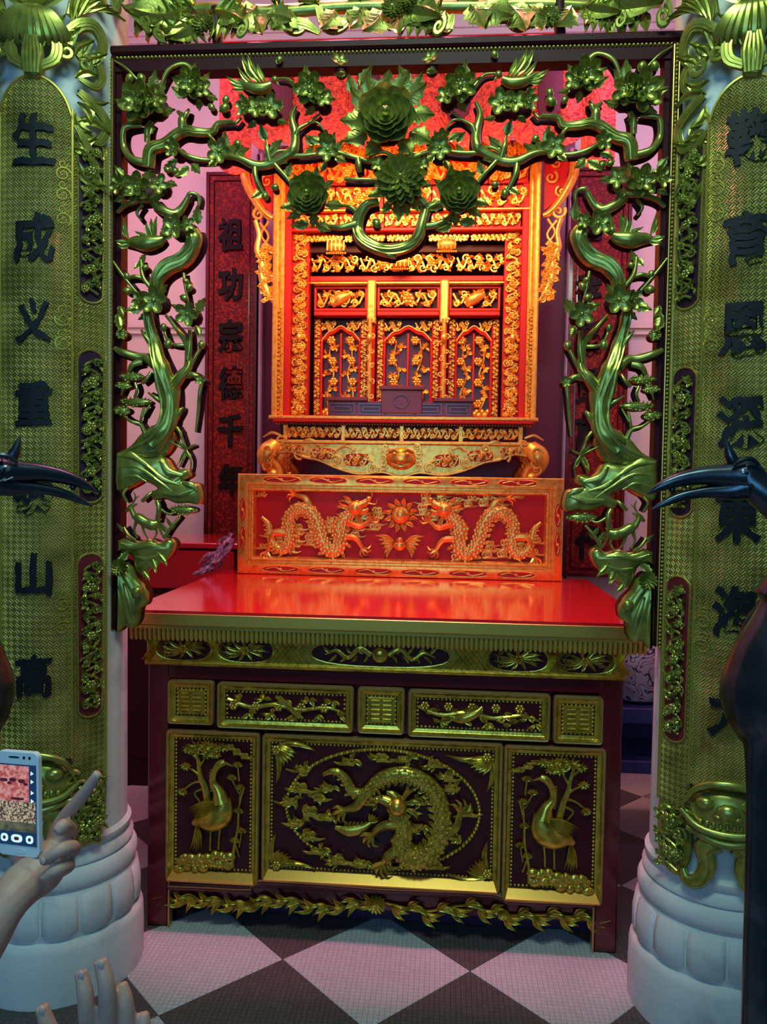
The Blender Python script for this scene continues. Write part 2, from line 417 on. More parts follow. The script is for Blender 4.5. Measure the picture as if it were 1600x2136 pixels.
FL = dict(plum=plum(), dbl=double_plum(), peony=peony(), chrys=chrys(), bud=budm(), leaf=leafm(), acan=acanthus())
def put(kind, par, m, loc, size, rot=0.0, name=None, tilt=None, depth=1.0):
    """a copy of a shared motif as a part of its own; size is its radius or length"""
    nm = name or dict(plum='blossom', dbl='blossom', peony='peony', chrys='chrysanthemum', bud='bud', leaf='leaf', acan='acanthus_leaf')[kind]
    me = FL[kind]; key = (kind, m.name)
    if key not in FL: c = me.copy(); c.materials.clear(); c.materials.append(m); FL[key] = c
    o = bpy.data.objects.new(nm, FL[key]); COL.objects.link(o)
    o.location = loc; o.scale = (size, size*depth, size)
    o.rotation_euler = (tilt[0] if tilt else 0, rot, tilt[1] if tilt else 0)
    if par is not None: parent(o, par)
    return o
def foliage(mb, u0, u1, v0, v1, seed, th=0.006, flowers=0, w=0.0, den=1.0):
    """openwork of scrolling stems, curls and leaves filling a rectangle"""
    rnd = random.Random(seed); W = u1-u0; H = v1-v0; s = min(W, H)
    hor = W >= H; L = max(W, H); n = max(2, int(round(L/(s*0.75)*den)))
    pts = []
    for i in range(n*2 + 1):
        k = i/(n*2); a = (0.5 + 0.30*math.sin(PI*i + 0.5*PI)*(1 if i % 2 else 1))
        pts.append((u0 + W*k, v0 + H*a, w) if hor else (u0 + W*a, v0 + H*k, w))
    mb.tube(pts, th, 6, 4, 0.8)
    for i in range(n*2):
        k = (i + 0.5)/(n*2); hand = 1 if i % 2 else -1
        c = (u0 + W*k, v0 + H*(0.5 + 0.26*hand)) if hor else (u0 + W*(0.5 + 0.26*hand), v0 + H*k)
        r = s*0.2*(0.75 + 0.5*rnd.random())
        mb.curl(c, r, rnd.random()*6.28, 1.1 + 0.3*rnd.random(), th*0.85, hand, w + th*0.5)
        for q in range(6):
            a = rnd.random()*6.28; l = s*(0.16 + 0.22*rnd.random())
            e = (min(max(c[0] + math.cos(a)*l*1.4, u0), u1), min(max(c[1] + math.sin(a)*l*1.4, v0), v1), w + th)
            mb.leaf((c[0] + math.cos(a)*r*0.5, c[1] + math.sin(a)*r*0.5, w), e, s*(0.12 + 0.08*rnd.random()), th*2.0, th, 5, 0.15)
        if rnd.random() < 0.4: rosette(mb, c, s*(0.10 + 0.07*rnd.random()), w + th, 5)
    for i in range(flowers):
        k = (i + 0.5)/flowers
        c = (u0 + W*k, v0 + H*0.5) if hor else (u0 + W*0.5, v0 + H*k)
        rosette(mb, c, s*0.24, w + th*1.2)
    return mb
def rosette(mb, c, R, w=0.0, n=6):
    for i in range(n):
        a = 2*PI*i/n
        mb.ball((c[0] + 0.58*R*math.cos(a), c[1] + 0.58*R*math.sin(a), w), (R*0.40, R*0.40, R*0.25), 7, 4)
    mb.ball((c[0], c[1], w + R*0.15), R*0.28, 7, 4)
def cloud(mb, c, s, w=0.0, th=0.006, hand=1):
    """a trailing carved cloud"""
    mb.curl((c[0], c[1]), s*0.35, 0.2, 1.2, th, hand, w); mb.curl((c[0] + hand*s*0.55, c[1] + s*0.05), s*0.28, 2.5, 1.1, th, -hand, w)
    mb.tube([(c[0] - hand*s*0.2, c[1] - s*0.30, w), (c[0] + hand*s*0.5, c[1] - s*0.22, w), (c[0] + hand*s*1.1, c[1] - s*0.32, w), (c[0] + hand*s*1.7, c[1] - s*0.15, w)], [th*1.4, th*1.6, th, th*0.3], 6, 4, 0.8)
def glyph(ch, size, thick, bold=0.02, fn=None, name='character', seed=0, jitter=0.012, asp=0.76):
    """brush-like character as a mesh in relief coordinates centred on 0, 0"""
    c = bpy.data.curves.new('g', 'FONT'); c.body = ch; c.extrude = 0.5; c.offset = bold; c.resolution_u = 3
    o = bpy.data.objects.new('g', c); COL.objects.link(o); bpy.context.view_layer.update()
    dg = bpy.context.evaluated_depsgraph_get(); me = bpy.data.meshes.new_from_object(o.evaluated_get(dg))
    bpy.data.objects.remove(o); bpy.data.curves.remove(c)
    bm = bmesh.new(); bm.from_mesh(me)
    bmesh.ops.remove_doubles(bm, verts=bm.verts, dist=1e-4)
    es = [e for e in bm.edges if e.calc_length() > 0.12]
    bmesh.ops.subdivide_edges(bm, edges=es, cuts=3)
    bmesh.ops.triangulate(bm, faces=[f for f in bm.faces if len(f.verts) > 4])
    xs = [v.co.x for v in bm.verts]; ys = [v.co.y for v in bm.verts]
    cx = (min(xs)+max(xs))/2; cy = (min(ys)+max(ys))/2; H = max(ys)-min(ys); Wd = max(xs)-min(xs)
    for v in bm.verts:
        x = (v.co.x - cx)/Wd*asp; y = (v.co.y - cy)/H
        y += 0.05*x                                   # the rising slant of the brush
        x += jitter*math.sin(y*21 + seed) ; y += jitter*math.sin(x*19 + seed*1.7)
        v.co = Vector(fn(x*size, y*size, thick*(0.5 + v.co.z)))
    bm.to_mesh(me); bm.free(); me.name = name; me.update()
    return me
# ---------------------------------------------------------------- the setting
def struct(name, mb, m, fn=None, par=None, smooth=False):
    o = mb.build(name, m, par, fn or (lambda a, b, c: (a, b, c)), smooth)
    o['kind'] = 'structure'; return o
def mosaic(name, c1, c2, grout):
    m = bpy.data.materials.new(name); m.use_nodes = True; nt = m.node_tree; N = nt.nodes.new; L = nt.links.new
    b = nt.nodes['Principled BSDF']; b.inputs['Roughness'].default_value = 0.45
    tc = N('ShaderNodeTexCoord'); br = N('ShaderNodeTexBrick'); br.offset = 0.0
    br.inputs['Scale'].default_value = 1.0; br.inputs['Brick Width'].default_value = 0.0165; br.inputs['Row Height'].default_value = 0.0165
    br.inputs['Mortar Size'].default_value = 0.0011; br.inputs['Mortar Smooth'].default_value = 0.3
    br.inputs['Color1'].default_value = (*c1, 1); br.inputs['Color2'].default_value = (*c2, 1); br.inputs['Mortar'].default_value = (*grout, 1)
    geo = N('ShaderNodeNewGeometry')
    L(geo.outputs['Position'], br.inputs['Vector'])
    nz = N('ShaderNodeTexNoise'); nz.inputs['Scale'].default_value = 2.2; nz.inputs['Detail'].default_value = 6; L(geo.outputs['Position'], nz.inputs['Vector'])
    mx = N('ShaderNodeMix'); mx.data_type = 'RGBA'; mx.blend_type = 'MULTIPLY'; mx.inputs[0].default_value = 0.35
    L(br.outputs['Color'], mx.inputs[6]); L(nz.outputs[0], mx.inputs[7]); L(mx.outputs[2], b.inputs['Base Color'])
    bp = N('ShaderNodeBump'); bp.inputs['Strength'].default_value = 0.5; bp.inputs['Distance'].default_value = 0.0015; bp.invert = True
    L(br.outputs['Fac'], bp.inputs['Height']); L(bp.outputs[0], b.inputs['Normal'])
    return m
TILEW = mosaic('pale_mosaic_tile', (0.62, 0.62, 0.66), (0.56, 0.56, 0.61), (0.36, 0.36, 0.40))
TILED = mosaic('dark_mosaic_tile', (0.12, 0.10, 0.10), (0.095, 0.08, 0.085), (0.05, 0.045, 0.05))
GROUT = mat('grey_grout', (0.25, 0.24, 0.26), 0.8)
floor = struct('floor', MB().box(-2.0, 1.65, 0.2, 5.1, -0.10, -0.006), GROUT)
floor['label'] = 'mosaic floor of pale and dark diamond tiles'
HD = 0.3115
def tile_mesh(nm, m):
    h = HD - 0.0012; b = 0.003
    vs = []
    for z, e in ((-0.012, h), (-0.002, h), (0.0, h - b)):
        vs += [(e, 0, z), (0, e, z), (-e, 0, z), (0, -e, z)]
    fs = [(3, 2, 1, 0), (8, 9, 10, 11)]
    for a in (0, 4):
        for j in range(4): fs.append((a+j, a+(j+1) % 4, a+4+(j+1) % 4, a+4+j))
    me = bpy.data.meshes.new(nm); me.from_pydata(vs, [], fs); me.materials.append(m); me.update(); return me
tmw, tmd = tile_mesh('pale_tile', TILEW), tile_mesh('dark_tile', TILED)
for i in range(-6, 6):
    for j in range(-5, 8):
        if (i + j) % 2: continue
        x = 0.0015 + i*HD; y = 2.556 + j*HD
        if not (-1.72 < x < 1.3 and 1.1 < y < 4.75): continue
        o = bpy.data.objects.new('floor_tile', tmw if i % 2 == 0 else tmd); COL.objects.link(o); o.location = (x, y, 0); o.parent = floor
XL, XR, YB, ZC = -1.90, 1.56, 5.0, 4.75
struct('wall_back', MB().box(XL - 0.1, XR + 0.1, YB, YB + 0.1, -0.01, ZC), WALL)
struct('wall_left', MB().box(XL - 0.1, XL, 2.9, YB, -0.01, ZC), WALL)
struct('wall_right', MB().box(XR, XR + 0.1, 2.9, YB, -0.01, ZC), WALL)
struct('ceiling', MB().box(XL - 0.1, XR + 0.1, 2.9, YB + 0.1, ZC, ZC + 0.1), WALL)
for n, z in (('trim_1', 4.38), ('trim_2', 2.56)):
    t = MB(); t.box(XL, XR, YB - 0.05, YB, z, z + 0.035); t.box(XL, XR, YB - 0.03, YB, z - 0.035, z); struct(n, t, WALL)
# ---------------------------------------------------------------- stone columns
def column(cx, cy, label):
    root = thing('stone_column', label, 'column', (cx, cy, 0), 'pair of columns flanking the altar')
    prof = [(0.262, 0.0), (0.263, 0.09), (0.261, 0.165), (0.254, 0.185), (0.244, 0.192)]
    link('plinth', lathe(prof, cx, cy), STONE, root)
    link('base_drum', lathe([(0.238, 0.186), (0.246, 0.21), (0.246, 0.29), (0.232, 0.33), (0.222, 0.345)], cx, cy), STONE, root)
    for k in range(14):                                   # lotus panels round the drum
        a0 = 2*PI*(k + 0.03)/14; a1 = 2*PI*(k + 0.97)/14; vs = []; fs = []
        n = 6
        for i in range(n + 1):
            a = a0 + (a1 - a0)*i/n; e = 1 - abs(2*i/n - 1)**2.6
            for (r, z) in ((0.226, 0.332 - 0.010*(1-e)), (0.241 + 0.002*e, 0.318), (0.2495 + 0.0035*e, 0.265), (0.2495 + 0.0035*e, 0.222 - 0.014*e), (0.238, 0.206 - 0.016*e)):
                vs.append((cx + r*math.cos(a), cy + r*math.sin(a), z))
        for i in range(n):
            for j in range(4): fs.append((i*5+j, i*5+j+1, i*5+6+j, i*5+5+j))
        fs.append((4, 3, 2, 1, 0)); fs.append(tuple(n*5 + j for j in range(5)))
        me = bpy.data.meshes.new('lotus_panel'); me.from_pydata(vs, [], fs); me.update(); me.polygons.foreach_set('use_smooth', [True]*len(me.polygons))
        link('lotus_panel', me, STONE, root)
    link('torus_moulding', lathe([(0.222, 0.330), (0.234, 0.338), (0.241, 0.355), (0.240, 0.378), (0.230, 0.398), (0.220, 0.404)], cx, cy), STONE, root)
    link('neck_ring', lathe([(0.216, 0.400), (0.227, 0.410), (0.228, 0.424), (0.218, 0.438), (0.214, 0.446), (0.221, 0.456), (0.221, 0.472), (0.209, 0.484)], cx, cy), STONE, root)
    link('shaft', lathe([(0.208, 0.480), (0.206, 1.2), (0.203, 2.4), (0.200, 4.6)], cx, cy), STONE, root)
    return root
CL = (-1.04, 2.48); CRt = (1.07, 2.48)
column(*CL, 'white stone column on the left, behind the hand holding a phone')
column(*CRt, 'white stone column on the right, behind the bronze crane')
# ---------------------------------------------------------------- curved gilded couplet boards
PURP = mat('purple_recess', (0.035, 0.008, 0.028), 0.5)
ORED = mat('red_recess', (0.16, 0.012, 0.02), 0.5)
def wrap(cx, cy, a0, Rb):
    return lambda u, v, w: (cx + (Rb + w)*math.sin(a0 + u/Rb), cy - (Rb + w)*math.cos(a0 + u/Rb), v)
def couplet(c, a0, side, chars, ys, label, seed, zt, carts):
    """side +1: the inner band (towards the altar) lies at +u"""
    cx, cy = c; Rb = 0.236; fn = wrap(cx, cy, a0, Rb)
    root = thing('couplet_board', label, 'couplet board', (cx, cy - Rb, 0.55), 'curved couplet boards on the columns')
    hw = 0.100; zb = 0.755; bw = 0.208; zband = zt - 0.155
    def sheet(u0, u1, v0, v1f, w0, w1, nu=10, nv=2):
        """curved slab, top edge v1f(u)"""
        vs = []; fs = []
        for w_ in (w0, w1):
            for i in range(nu + 1):
                u = u0 + (u1-u0)*i/nu
                for j in range(nv + 1): vs.append((u, v0 + (v1f(u) - v0)*j/nv, w_))
        K = (nu+1)*(nv+1)
        for i in range(nu):
            for j in range(nv):
                a = i*(nv+1)+j; fs.append((K+a, K+a+nv+1, K+a+nv+2, K+a+1)); fs.append((a, a+1, a+nv+2, a+nv+1))
        ed = [j for j in range(nv+1)] + [i*(nv+1)+nv for i in range(1, nu+1)] + [nu*(nv+1)+j for j in range(nv-1, -1, -1)] + [i*(nv+1) for i in range(nu-1, 0, -1)]
        for a, b in zip(ed, ed[1:] + ed[:1]): fs.append((b, a, K+a, K+b))
        m = MB(); m.add(vs, fs); return m
    top = lambda u: zt - 0.135*(1 - math.sqrt(max(0.0, 1 - (u/hw)**2)))
    field = sheet(-hw, hw, zb, top, 0.0, 0.014, 24, 3)
    ob = field.build('field', BOARDG, root, fn, True, True)
    rim = MB(); pts = [(-hw, zb), (-hw, 1.2), (-hw, 1.9), (-hw, zt - 0.14)] + [(hw*math.sin(a), zt - 0.135 + 0.135*math.cos(a)) for a in [(-80 + 16*i)*PI/180 for i in range(11)]] + [(hw, zt - 0.14), (hw, 1.9), (hw, 1.2), (hw, zb)]
    rim.tube(pts, 0.0045, 6, 2, 1.0, 0, 0.014)
    rim.build('field_rim', GOLDP, root, fn)
    for s in (-1, 1):
        b = sheet(min(s*hw, s*bw), max(s*hw, s*bw), zb - 0.08, lambda u: zband, -0.012, 0.004, 8, 3)
        bo = b.build('side_band', BOARDG, root, fn, True, True)
        ed = MB(); ed.tube([(s*(bw - 0.003), zb - 0.08), (s*(bw - 0.003), 1.5), (s*(bw - 0.003), zband)], 0.005, 6, 1, 1, 0, 0.004)
        ed.build('band_edge', GOLDP, root, fn)
        uc = s*(hw + bw)/2; ch = (bw - hw)*0.36
        for q, (z0, z1) in enumerate(carts):
            g = MB(); pts = [(uc + ch*math.cos(a), (z1 if 0 <= a <= PI else z0) + ch*0.9*math.sin(a) + (-ch if 0 <= a <= PI else ch)) for a in [2*PI*i/16 for i in range(16)]]
            g.poly(pts, 0.0035, 0.0065, 0.0)
            cart = g.build('cartouche', PURP if q != 2 else ORED, root, fn, False)
            rm = MB(); rm.tube(pts + [pts[0]], 0.0032, 5, 1, 1, 0, 0.006); rm.build('cartouche_rim', GOLDP, cart, fn)
            f = MB(); foliage(f, uc - ch*0.8, uc + ch*0.8, z0 + ch*0.8, z1 - ch*0.8, seed*7 + q + (s+1)*3, 0.0042, 3, 0.012)
            f.build('cartouche_foliage', GOLD, cart, fn)
    # low-relief cloud scrolls on the field edge
    for z in (2.48, 2.42, 2.35, 2.06, 1.99, 1.22, 1.15):
        sc_ = MB(); sc_.curl((side*(hw - 0.024), z), 0.022, seed + z*9, 1.6, 0.0028, side, 0.0145); sc_.curl((side*(hw - 0.024), z + 0.03), 0.013, z*5, 1.2, 0.0024, -side, 0.0145)
        sc_.build('cloud_scroll', GOLDP, root, fn)
    # brushed characters
    for i, (chh, z) in enumerate(zip(chars, ys)):
        sz = 0.146 if chh not in '山义重高' else 0.128
        g = lambda u, v, w, z=z: fn(u, z + v, 0.0135 + w)
        me = glyph(chh, sz, 0.006, 0.026, g, 'character', seed + i*1.3, 0.020)
        link('character', me, BLACK, root)
    # openwork crest above the arch
    cr_ = thing_part = MB()
    cb = zt + 0.005
    m = MB()
    m.poly([(-0.022, cb - 0.01), (0.022, cb - 0.01), (0.028, cb + 0.06), (0.016, cb + 0.11), (-0.016, cb + 0.11), (-0.028, cb + 0.06)], 0.0, 0.026, 0.008, 3)
    m.ball((0, cb + 0.135, 0.010), (0.078, 0.052, 0.026), 14, 7)
    for k in range(13):
        a = (-84 + 14*k)*PI/180; m.tube([(0.012*math.sin(a), cb + 0.190, 0.020), (0.05*math.sin(a), cb + 0.165, 0.036), (0.082*math.sin(a), cb + 0.125 - 0.022*math.cos(a), 0.030), (0.088*math.sin(a), cb + 0.105 - 0.026*math.cos(a), 0.016)], [0.004, 0.0075, 0.009, 0.005], 6, 4)
    for k in range(5): m.tube([(-0.016 + 0.008*k, cb - 0.005, 0.028), (-0.020 + 0.010*k, cb + 0.05, 0.032), (-0.012 + 0.006*k, cb + 0.10, 0.03)], 0.0045, 6, 4)
    for k in range(9):
        a = (-70 + 17.5*k)*PI/180; m.leaf((0.02*math.sin(a), cb + 0.185, 0.016), (0.10*math.sin(a), cb + 0.20 + 0.10*math.cos(a), 0.026), 0.040, 0.014, 0.006, 6, 0.1*math.sin(a))
    m.build('crest_lotus', GOLD, root, fn)
    for s in (-1, 1):
        q = MB()
        q.rtube([(s*0.02, cb + 0.02), (s*0.055, cb + 0.045), (s*0.06, cb + 0.09), (s*0.035, cb + 0.105), (s*0.022, cb + 0.08)], [0.015, 0.018, 0.017, 0.013, 0.009], 3, 4, 0.9, 0.01)
        q.rtube([(s*0.03, cb + 0.12), (s*0.08, cb + 0.12), (s*0.12, cb + 0.16), (s*0.16, cb + 0.17), (s*0.185, cb + 0.13), (s*0.175, cb + 0.09), (s*0.155, cb + 0.10)], [0.014, 0.02, 0.022, 0.022, 0.018, 0.013, 0.008], 4, 4, 0.8, 0.008)
        q.rtube([(s*0.10, cb + 0.18), (s*0.12, cb + 0.24), (s*0.17, cb + 0.28), (s*0.20, cb + 0.25)], [0.02, 0.024, 0.018, 0.008], 4, 4, 0.8, 0.004)
        for k in range(6):
            q.leaf((s*(0.10 + 0.01*k), cb + 0.16 + 0.012*k, 0.02), (s*(0.13 + 0.022*k), cb + 0.27 + 0.01*k - 0.02*k, 0.03), 0.022, 0.01, 0.008, 5, 0.1*s)
        for k in range(8):
            q.leaf((s*(0.045 + 0.016*k), cb + 0.10 - 0.006*k, 0.012), (s*(0.065 + 0.018*k), cb + 0.155 - 0.012*k + 0.03*(k % 2), 0.022), 0.030, 0.012, 0.006, 6, 0.15*s)
        q.curl((s*0.085, cb + 0.075), 0.028, 1.0, 1.3, 0.010, s, 0.012); q.curl((s*0.135, cb + 0.055), 0.026, 2.6, 1.3, 0.009, -s, 0.010)
        q.build('crest_scroll', GOLD, root, fn)
        q = MB()                                         # flame leaves running down the shoulder
        zs = cb + 0.03
        q.rtube([(s*0.115, zs + 0.04), (s*0.16, zs + 0.05), (s*0.185, zs + 0.01), (s*0.165, zs - 0.03), (s*0.12, zs - 0.02)], [0.010, 0.014, 0.015, 0.013, 0.008], 3, 4, 0.8, 0.004)
        for k in range(9):
            z0 = zs - 0.02 - 0.034*k
            q.leaf((s*(0.108 + 0.008*math.sin(k)), z0, 0.006), (s*(0.17 + 0.035*math.sin(k*1.9)), z0 - 0.02 + 0.04*math.cos(k*1.3), 0.014), 0.034, 0.014, 0.006, 5, 0.25*(-1)**k)
        q.rtube([(s*0.118, zs - 0.06), (s*0.165, zs - 0.09), (s*0.20, zs - 0.13), (s*0.175, zs - 0.19), (s*0.13, zs - 0.17)], [0.014, 0.018, 0.017, 0.014, 0.009], 4, 4, 0.8, 0.006)
        q.rtube([(s*0.112, zs - 0.16), (s*0.15, zs - 0.23), (s*0.165, zs - 0.30), (s*0.145, zs - 0.345), (s*0.125, zs - 0.33)], [0.011, 0.014, 0.013, 0.010, 0.006], 4, 4, 0.8, 0.008)
        q.build('shoulder_flame', GOLD, root, fn)
    # beast mask and scroll feet at the bottom
    zm = zb
    m = MB()
    m.tube([(-0.105, zm - 0.05), (-0.07, zm + 0.0), (0, zm + 0.02), (0.07, zm + 0.0), (0.105, zm - 0.05)], [0.006, 0.010, 0.012, 0.010, 0.006], 8, 4, 1, 0, 0.022)
    m.build('mask_brow', GOLD, root, fn)
    m = MB(); m.ball((0, zm - 0.075, -0.005), (0.115, 0.075, 0.035), 16, 8); m.ball((0, zm - 0.06, 0.03), (0.03, 0.028, 0.018), 10, 6)
    for s in (-1, 1):
        m.ball((s*0.055, zm - 0.042, 0.020), (0.026, 0.020, 0.018), 10, 6)
        m.ball((s*0.022, zm - 0.072, 0.034), (0.013, 0.010, 0.01), 8, 5)
        m.curl((s*0.098, zm - 0.065), 0.026, 0.5, 1.3, 0.007, s, 0.012)
    m.build('mask_face', GOLD, root, fn)
    m = MB()
    for i in range(9): m.ball((-0.064 + 0.016*i, zm - 0.098, 0.026), (0.007, 0.012, 0.007), 6, 4)
    m.build('mask_teeth', GOLD, root, fn)
    m = MB()
    m.tube([(-0.115, zm - 0.075), (-0.07, zm - 0.112), (0, zm - 0.122), (0.07, zm - 0.112), (0.115, zm - 0.075)], [0.006, 0.011, 0.013, 0.011, 0.006], 8, 4, 1, 0, 0.026)
    m.tube([(-0.10, zm - 0.125), (0, zm - 0.150), (0.10, zm - 0.125)], [0.008, 0.016, 0.008], 8, 5, 1, 0, 0.018)
    m.build('mask_lips', GOLD, root, fn)
    for s in (-1, 1):
        m = MB()
        m.tube([(s*0.02, zm - 0.155), (s*0.055, zm - 0.175), (s*0.045, zm - 0.225), (s*0.065, zm - 0.272), (s*0.10, zm - 0.285), (s*0.115, zm - 0.255)], [0.026, 0.030, 0.024, 0.022, 0.018, 0.010], 9, 4, 0.8, 0, 0.004)
        m.build('scroll_foot', GOLD, root, fn)
        m = MB()
        m.poly([(s*0.10, zm - 0.06), (s*0.205, zm - 0.06), (s*0.212, zm - 0.20), (s*0.19, zm - 0.26), (s*0.15, zm - 0.29), (s*0.11, zm - 0.27), (s*0.09, zm - 0.18)], -0.012, 0.0, 0.004, 2)
        for k in range(6): m.curl((s*(0.125 + 0.05*(k % 2)), zm - 0.10 - 0.032*k), 0.024, k*1.1, 1.2, 0.006, s*(-1)**k, 0.004)
        foliage(m, min(s*0.11, s*0.205), max(s*0.11, s*0.205), zm - 0.27, zm - 0.08, seed + 5, 0.005, 2, 0.008)
        m.build('corner_scrollwork', GOLD, root, fn)
    return root
def zpx(px, py, Y): return P(px, py, Y).z
LY = [zpx(80, y, 2.26) for y in (298, 503, 672, 843, 1020, 1196, 1405)]
RY = [zpx(1545, y, 2.26) for y in (290, 500, 690, 880, 1075, 1275, 1480)]
couplet(CL, math.radians(9), 1, '生成义重泰山高', LY, 'gilded couplet board with black characters on the left column', 3, 2.752, [tuple(zpx(215, y, 2.38) for y in p) for p in ((645, 305), (1050, 735), (1485, 1148))])
couplet(CRt, math.radians(-15.5), -1, '鞠育恩深東海大', RY, 'gilded couplet board with black characters on the right column, behind the crane', 5, 2.712, [tuple(zpx(1415, y, 2.38) for y in p) for p in ((655, 305), (1080, 768), (1540, 1195))])
# ---------------------------------------------------------------- openwork carved frame between the columns
YF = 2.43; KF = YF/FPX; FF = flat(YF)
def fr(px, py, w=0.0):
    p = P(px, py, YF); return (p.x, p.z, w)
ZB = fr(240, 1312)[1]; ZT = 2.889
frame = thing('carved_arch_frame', 'gilded openwork frame of plum branches, birds and deer between the columns', 'carved frame', (0, YF, ZB))
m = MB(); m.box(-0.905, 0.905, ZT + 0.012, ZT + 0.040, -0.05, 0.02, 0.006); m.box(-0.88, 0.88, ZT - 0.035, ZT + 0.012, -0.05, 0.006)
m.build('top_rail', MAROOND, frame, FF, False)
for s in (-1, 1):
    m = MB(); a, b = sorted((s*0.838, s*0.872)); m.box(a, b, ZB, ZT + 0.012, -0.05, 0.016, 0.004); a, b = sorted((s*0.822, s*0.838)); m.box(a, b, ZB, ZT - 0.03, -0.05, 0.0)
    m.build('post', MAROOND, frame, FF, False)
    m = MB()
    z = ZB
    while z < ZT: m.dome((s*0.852, z, 0.016), 0.0055, 0.0065, 6); z += 0.0122
    m.build('bead_row', GOLDP, frame, FF, True, kind='stuff')
    m = MB()
    for e in (0.860, 0.8445): m.tube([(s*e, ZB), (s*e, ZT)], 0.0022, 5, 1, 1, 0, 0.016)
    m.build('bead_fillet', GOLDP, frame, FF)
m = MB(); x = -0.845
while x < 0.85: m.dome((x, ZT + 0.006, 0.006), 0.0055, 0.0075, 6); x += 0.0122
m.build('bead_row', GOLDP, frame, FF, True, kind='stuff')
class Backs:
    """dark wood behind the carving, gathered by the part of the frame it belongs to"""
    def __init__(self): self.p = [MB(), MB()]
    def add(self, v, f):
        c = sum(a[0] for a in v)/len(v); k = 0 if c < -0.27 else 1 if c > 0.27 else -1
        if k < 0: self.p.append(MB()); self.p[-1].add(v, f)
        else: self.p[k].add(v, f)
back = Backs()
def branch(pts, rad, sym=True, ridge=0.06, w=0.012, bk=1.0, name='branch', flat_=0.9):
    """pixel polyline (left half) with pixel radii; the mirrored twin is a part too"""
    q = []
    for i, p in enumerate(pts): q.append(fr(p[0], p[1], p[2]*KF if len(p) > 2 else 0.006*math.sin(i*1.7)))
    if not hasattr(rad, '__len__'): rad = [rad]*len(pts)
    if len(rad) == 2: rad = [rad[0] + (rad[1]-rad[0])*i/(len(pts)-1) for i in range(len(pts))]
    rr = [r*KF*1.10 for r in rad]
    for s in ((1, -1) if sym else (1,)):
        m = MB().tube(q, rr, 10, 5, flat_, ridge, w)
        if max(rad) >= 12:
            for o in (-0.62, -0.1, 0.45):
                pp = []
                for i, a in enumerate(q):
                    b0 = q[max(0, i-1)]; b1 = q[min(len(q)-1, i+1)]; t = Vector((b1[0]-b0[0], b1[1]-b0[1])).normalized()
                    oo = o + 0.12*math.sin(i*1.3 + o*7); pp.append((a[0] - t.y*oo*rr[i], a[1] + t.x*oo*rr[i], a[2] + rr[i]*0.86*math.sqrt(1 - min(0.95, oo*oo))))
                m.tube(pp, [r*0.17 for r in rr], 5, 5, 1, 0, w)
        if s < 0: m = m.mirror()
        m.build(name, GOLD, frame, FF)
    if bk:
        b = MB().tube([(a[0], a[1], -0.022) for a in q], [r*1.10 + 0.003 for r in rr], 8, 4, 0.85)
        back.add(b.v, b.f)
        if sym: b = b.mirror(); back.add(b.v, b.f)
def fl(kind, px, py, R, rot=0.0, w=0.045, sym=True, tilt=None, name=None):
    u, v, _ = fr(px, py)
    for s in ((1, -1) if sym else (1,)):
        put(kind, frame, GOLD, (s*u, YF - w, v), R*KF*1.18, s*rot, name, ((tilt[0], s*tilt[1]) if tilt else None))
    b = MB().ball((u, v, -0.015), (R*KF*0.9, R*KF*0.9, 0.02), 10, 5); back.add(b.v, b.f)
    if sym: b = b.mirror(); back.add(b.v, b.f)
def lf(px, py, qx, qy, wf=1.0, w=0.010, sym=True):
    """a leaf from pixel base to pixel tip"""
    a = fr(px, py); b = fr(qx, qy); L = math.hypot(b[0]-a[0], b[1]-a[1]); rot = math.atan2(b[0]-a[0], b[1]-a[1])
    for s in ((1, -1) if sym else (1,)):
        o = put('leaf', frame, GOLD, (s*a[0], YF - w, a[1]), L, s*rot); o.scale = (L*wf*1.15, L, L*1.12)
# --- main limbs (left half, pixels)
branch([(312,352),(319,319),(345,304),(374,281),(395,277),(416,281),(445,277),(457,261),(488,259)], [13,13,12,11,10,9,8,6,4])
branch([(312,345),(282,337),(265,321),(259,302),(261,279),(271,269),(298,265)], [8,7,6.5,6,5.5,5,3.5])
branch([(383,278),(384,258),(383,246),(372,234)], [9,8,6,3]); branch([(384,256),(392,244),(396,232)], [6,5,3])
branch([(310,300),(312,275),(318,258)], [6,6,5])
branch([(430,284),(440,288),(450,300),(458,315)], [4,3.5,3,3])
branch([(337,187),(354,154),(383,137),(400,150),(405,175)], [3,4,4.5,7,9])
branch([(243,131),(270,150),(300,182)], [2,2.2,2.5])
branch([(375,315),(395,330),(420,335),(445,335),(467,330)], [4,4.5,4.5,4,4])
branch([(467,330),(498,334),(534,347),(567,344),(603,326),(615,316),(616,280),(610,248),(619,226)], [5,6,9,9,9,10,8,6,3.5])
branch([(617,290),(626,274),(644,260),(669,239)], [6,4,3.2,2]); branch([(644,260),(665,262),(680,280)], [2.6,2.2,1.6])
branch([(600,328),(644,329),(702,320),(754,334),(800,339)], [6,4,4,4.5,4])
branch([(534,350),(536,375),(548,400),(556,412)], [6,5,4,3]); branch([(574,345),(597,372),(617,396)], [5,3.5,3.5])
branch([(565,340),(560,318),(556,296)], [6,5,2.5]); branch([(555,338),(580,322),(602,316)],[4,3,2])
branch([(720,376),(750,379),(790,378)], [3.5,3.5,3.5]); branch([(748,335),(750,350),(752,362)], [6,5.5,4])
branch([(505,250),(495,262),(488,259)], [3,3,3]); branch([(640,215),(625,195),(605,170),(580,165)], [3,3,3,2])
branch([(324,425),(345,444),(365,449),(380,438),(395,415)], [9,9,10,8,5]); branch([(392,420),(400,408),(416,412),(416,432)], [4,4,4,2.5])
branch([(320,420),(285,425),(262,432),(246,445)], [6,5,5,4]); branch([(300,430),(290,448),(298,462)],[4,3,2])
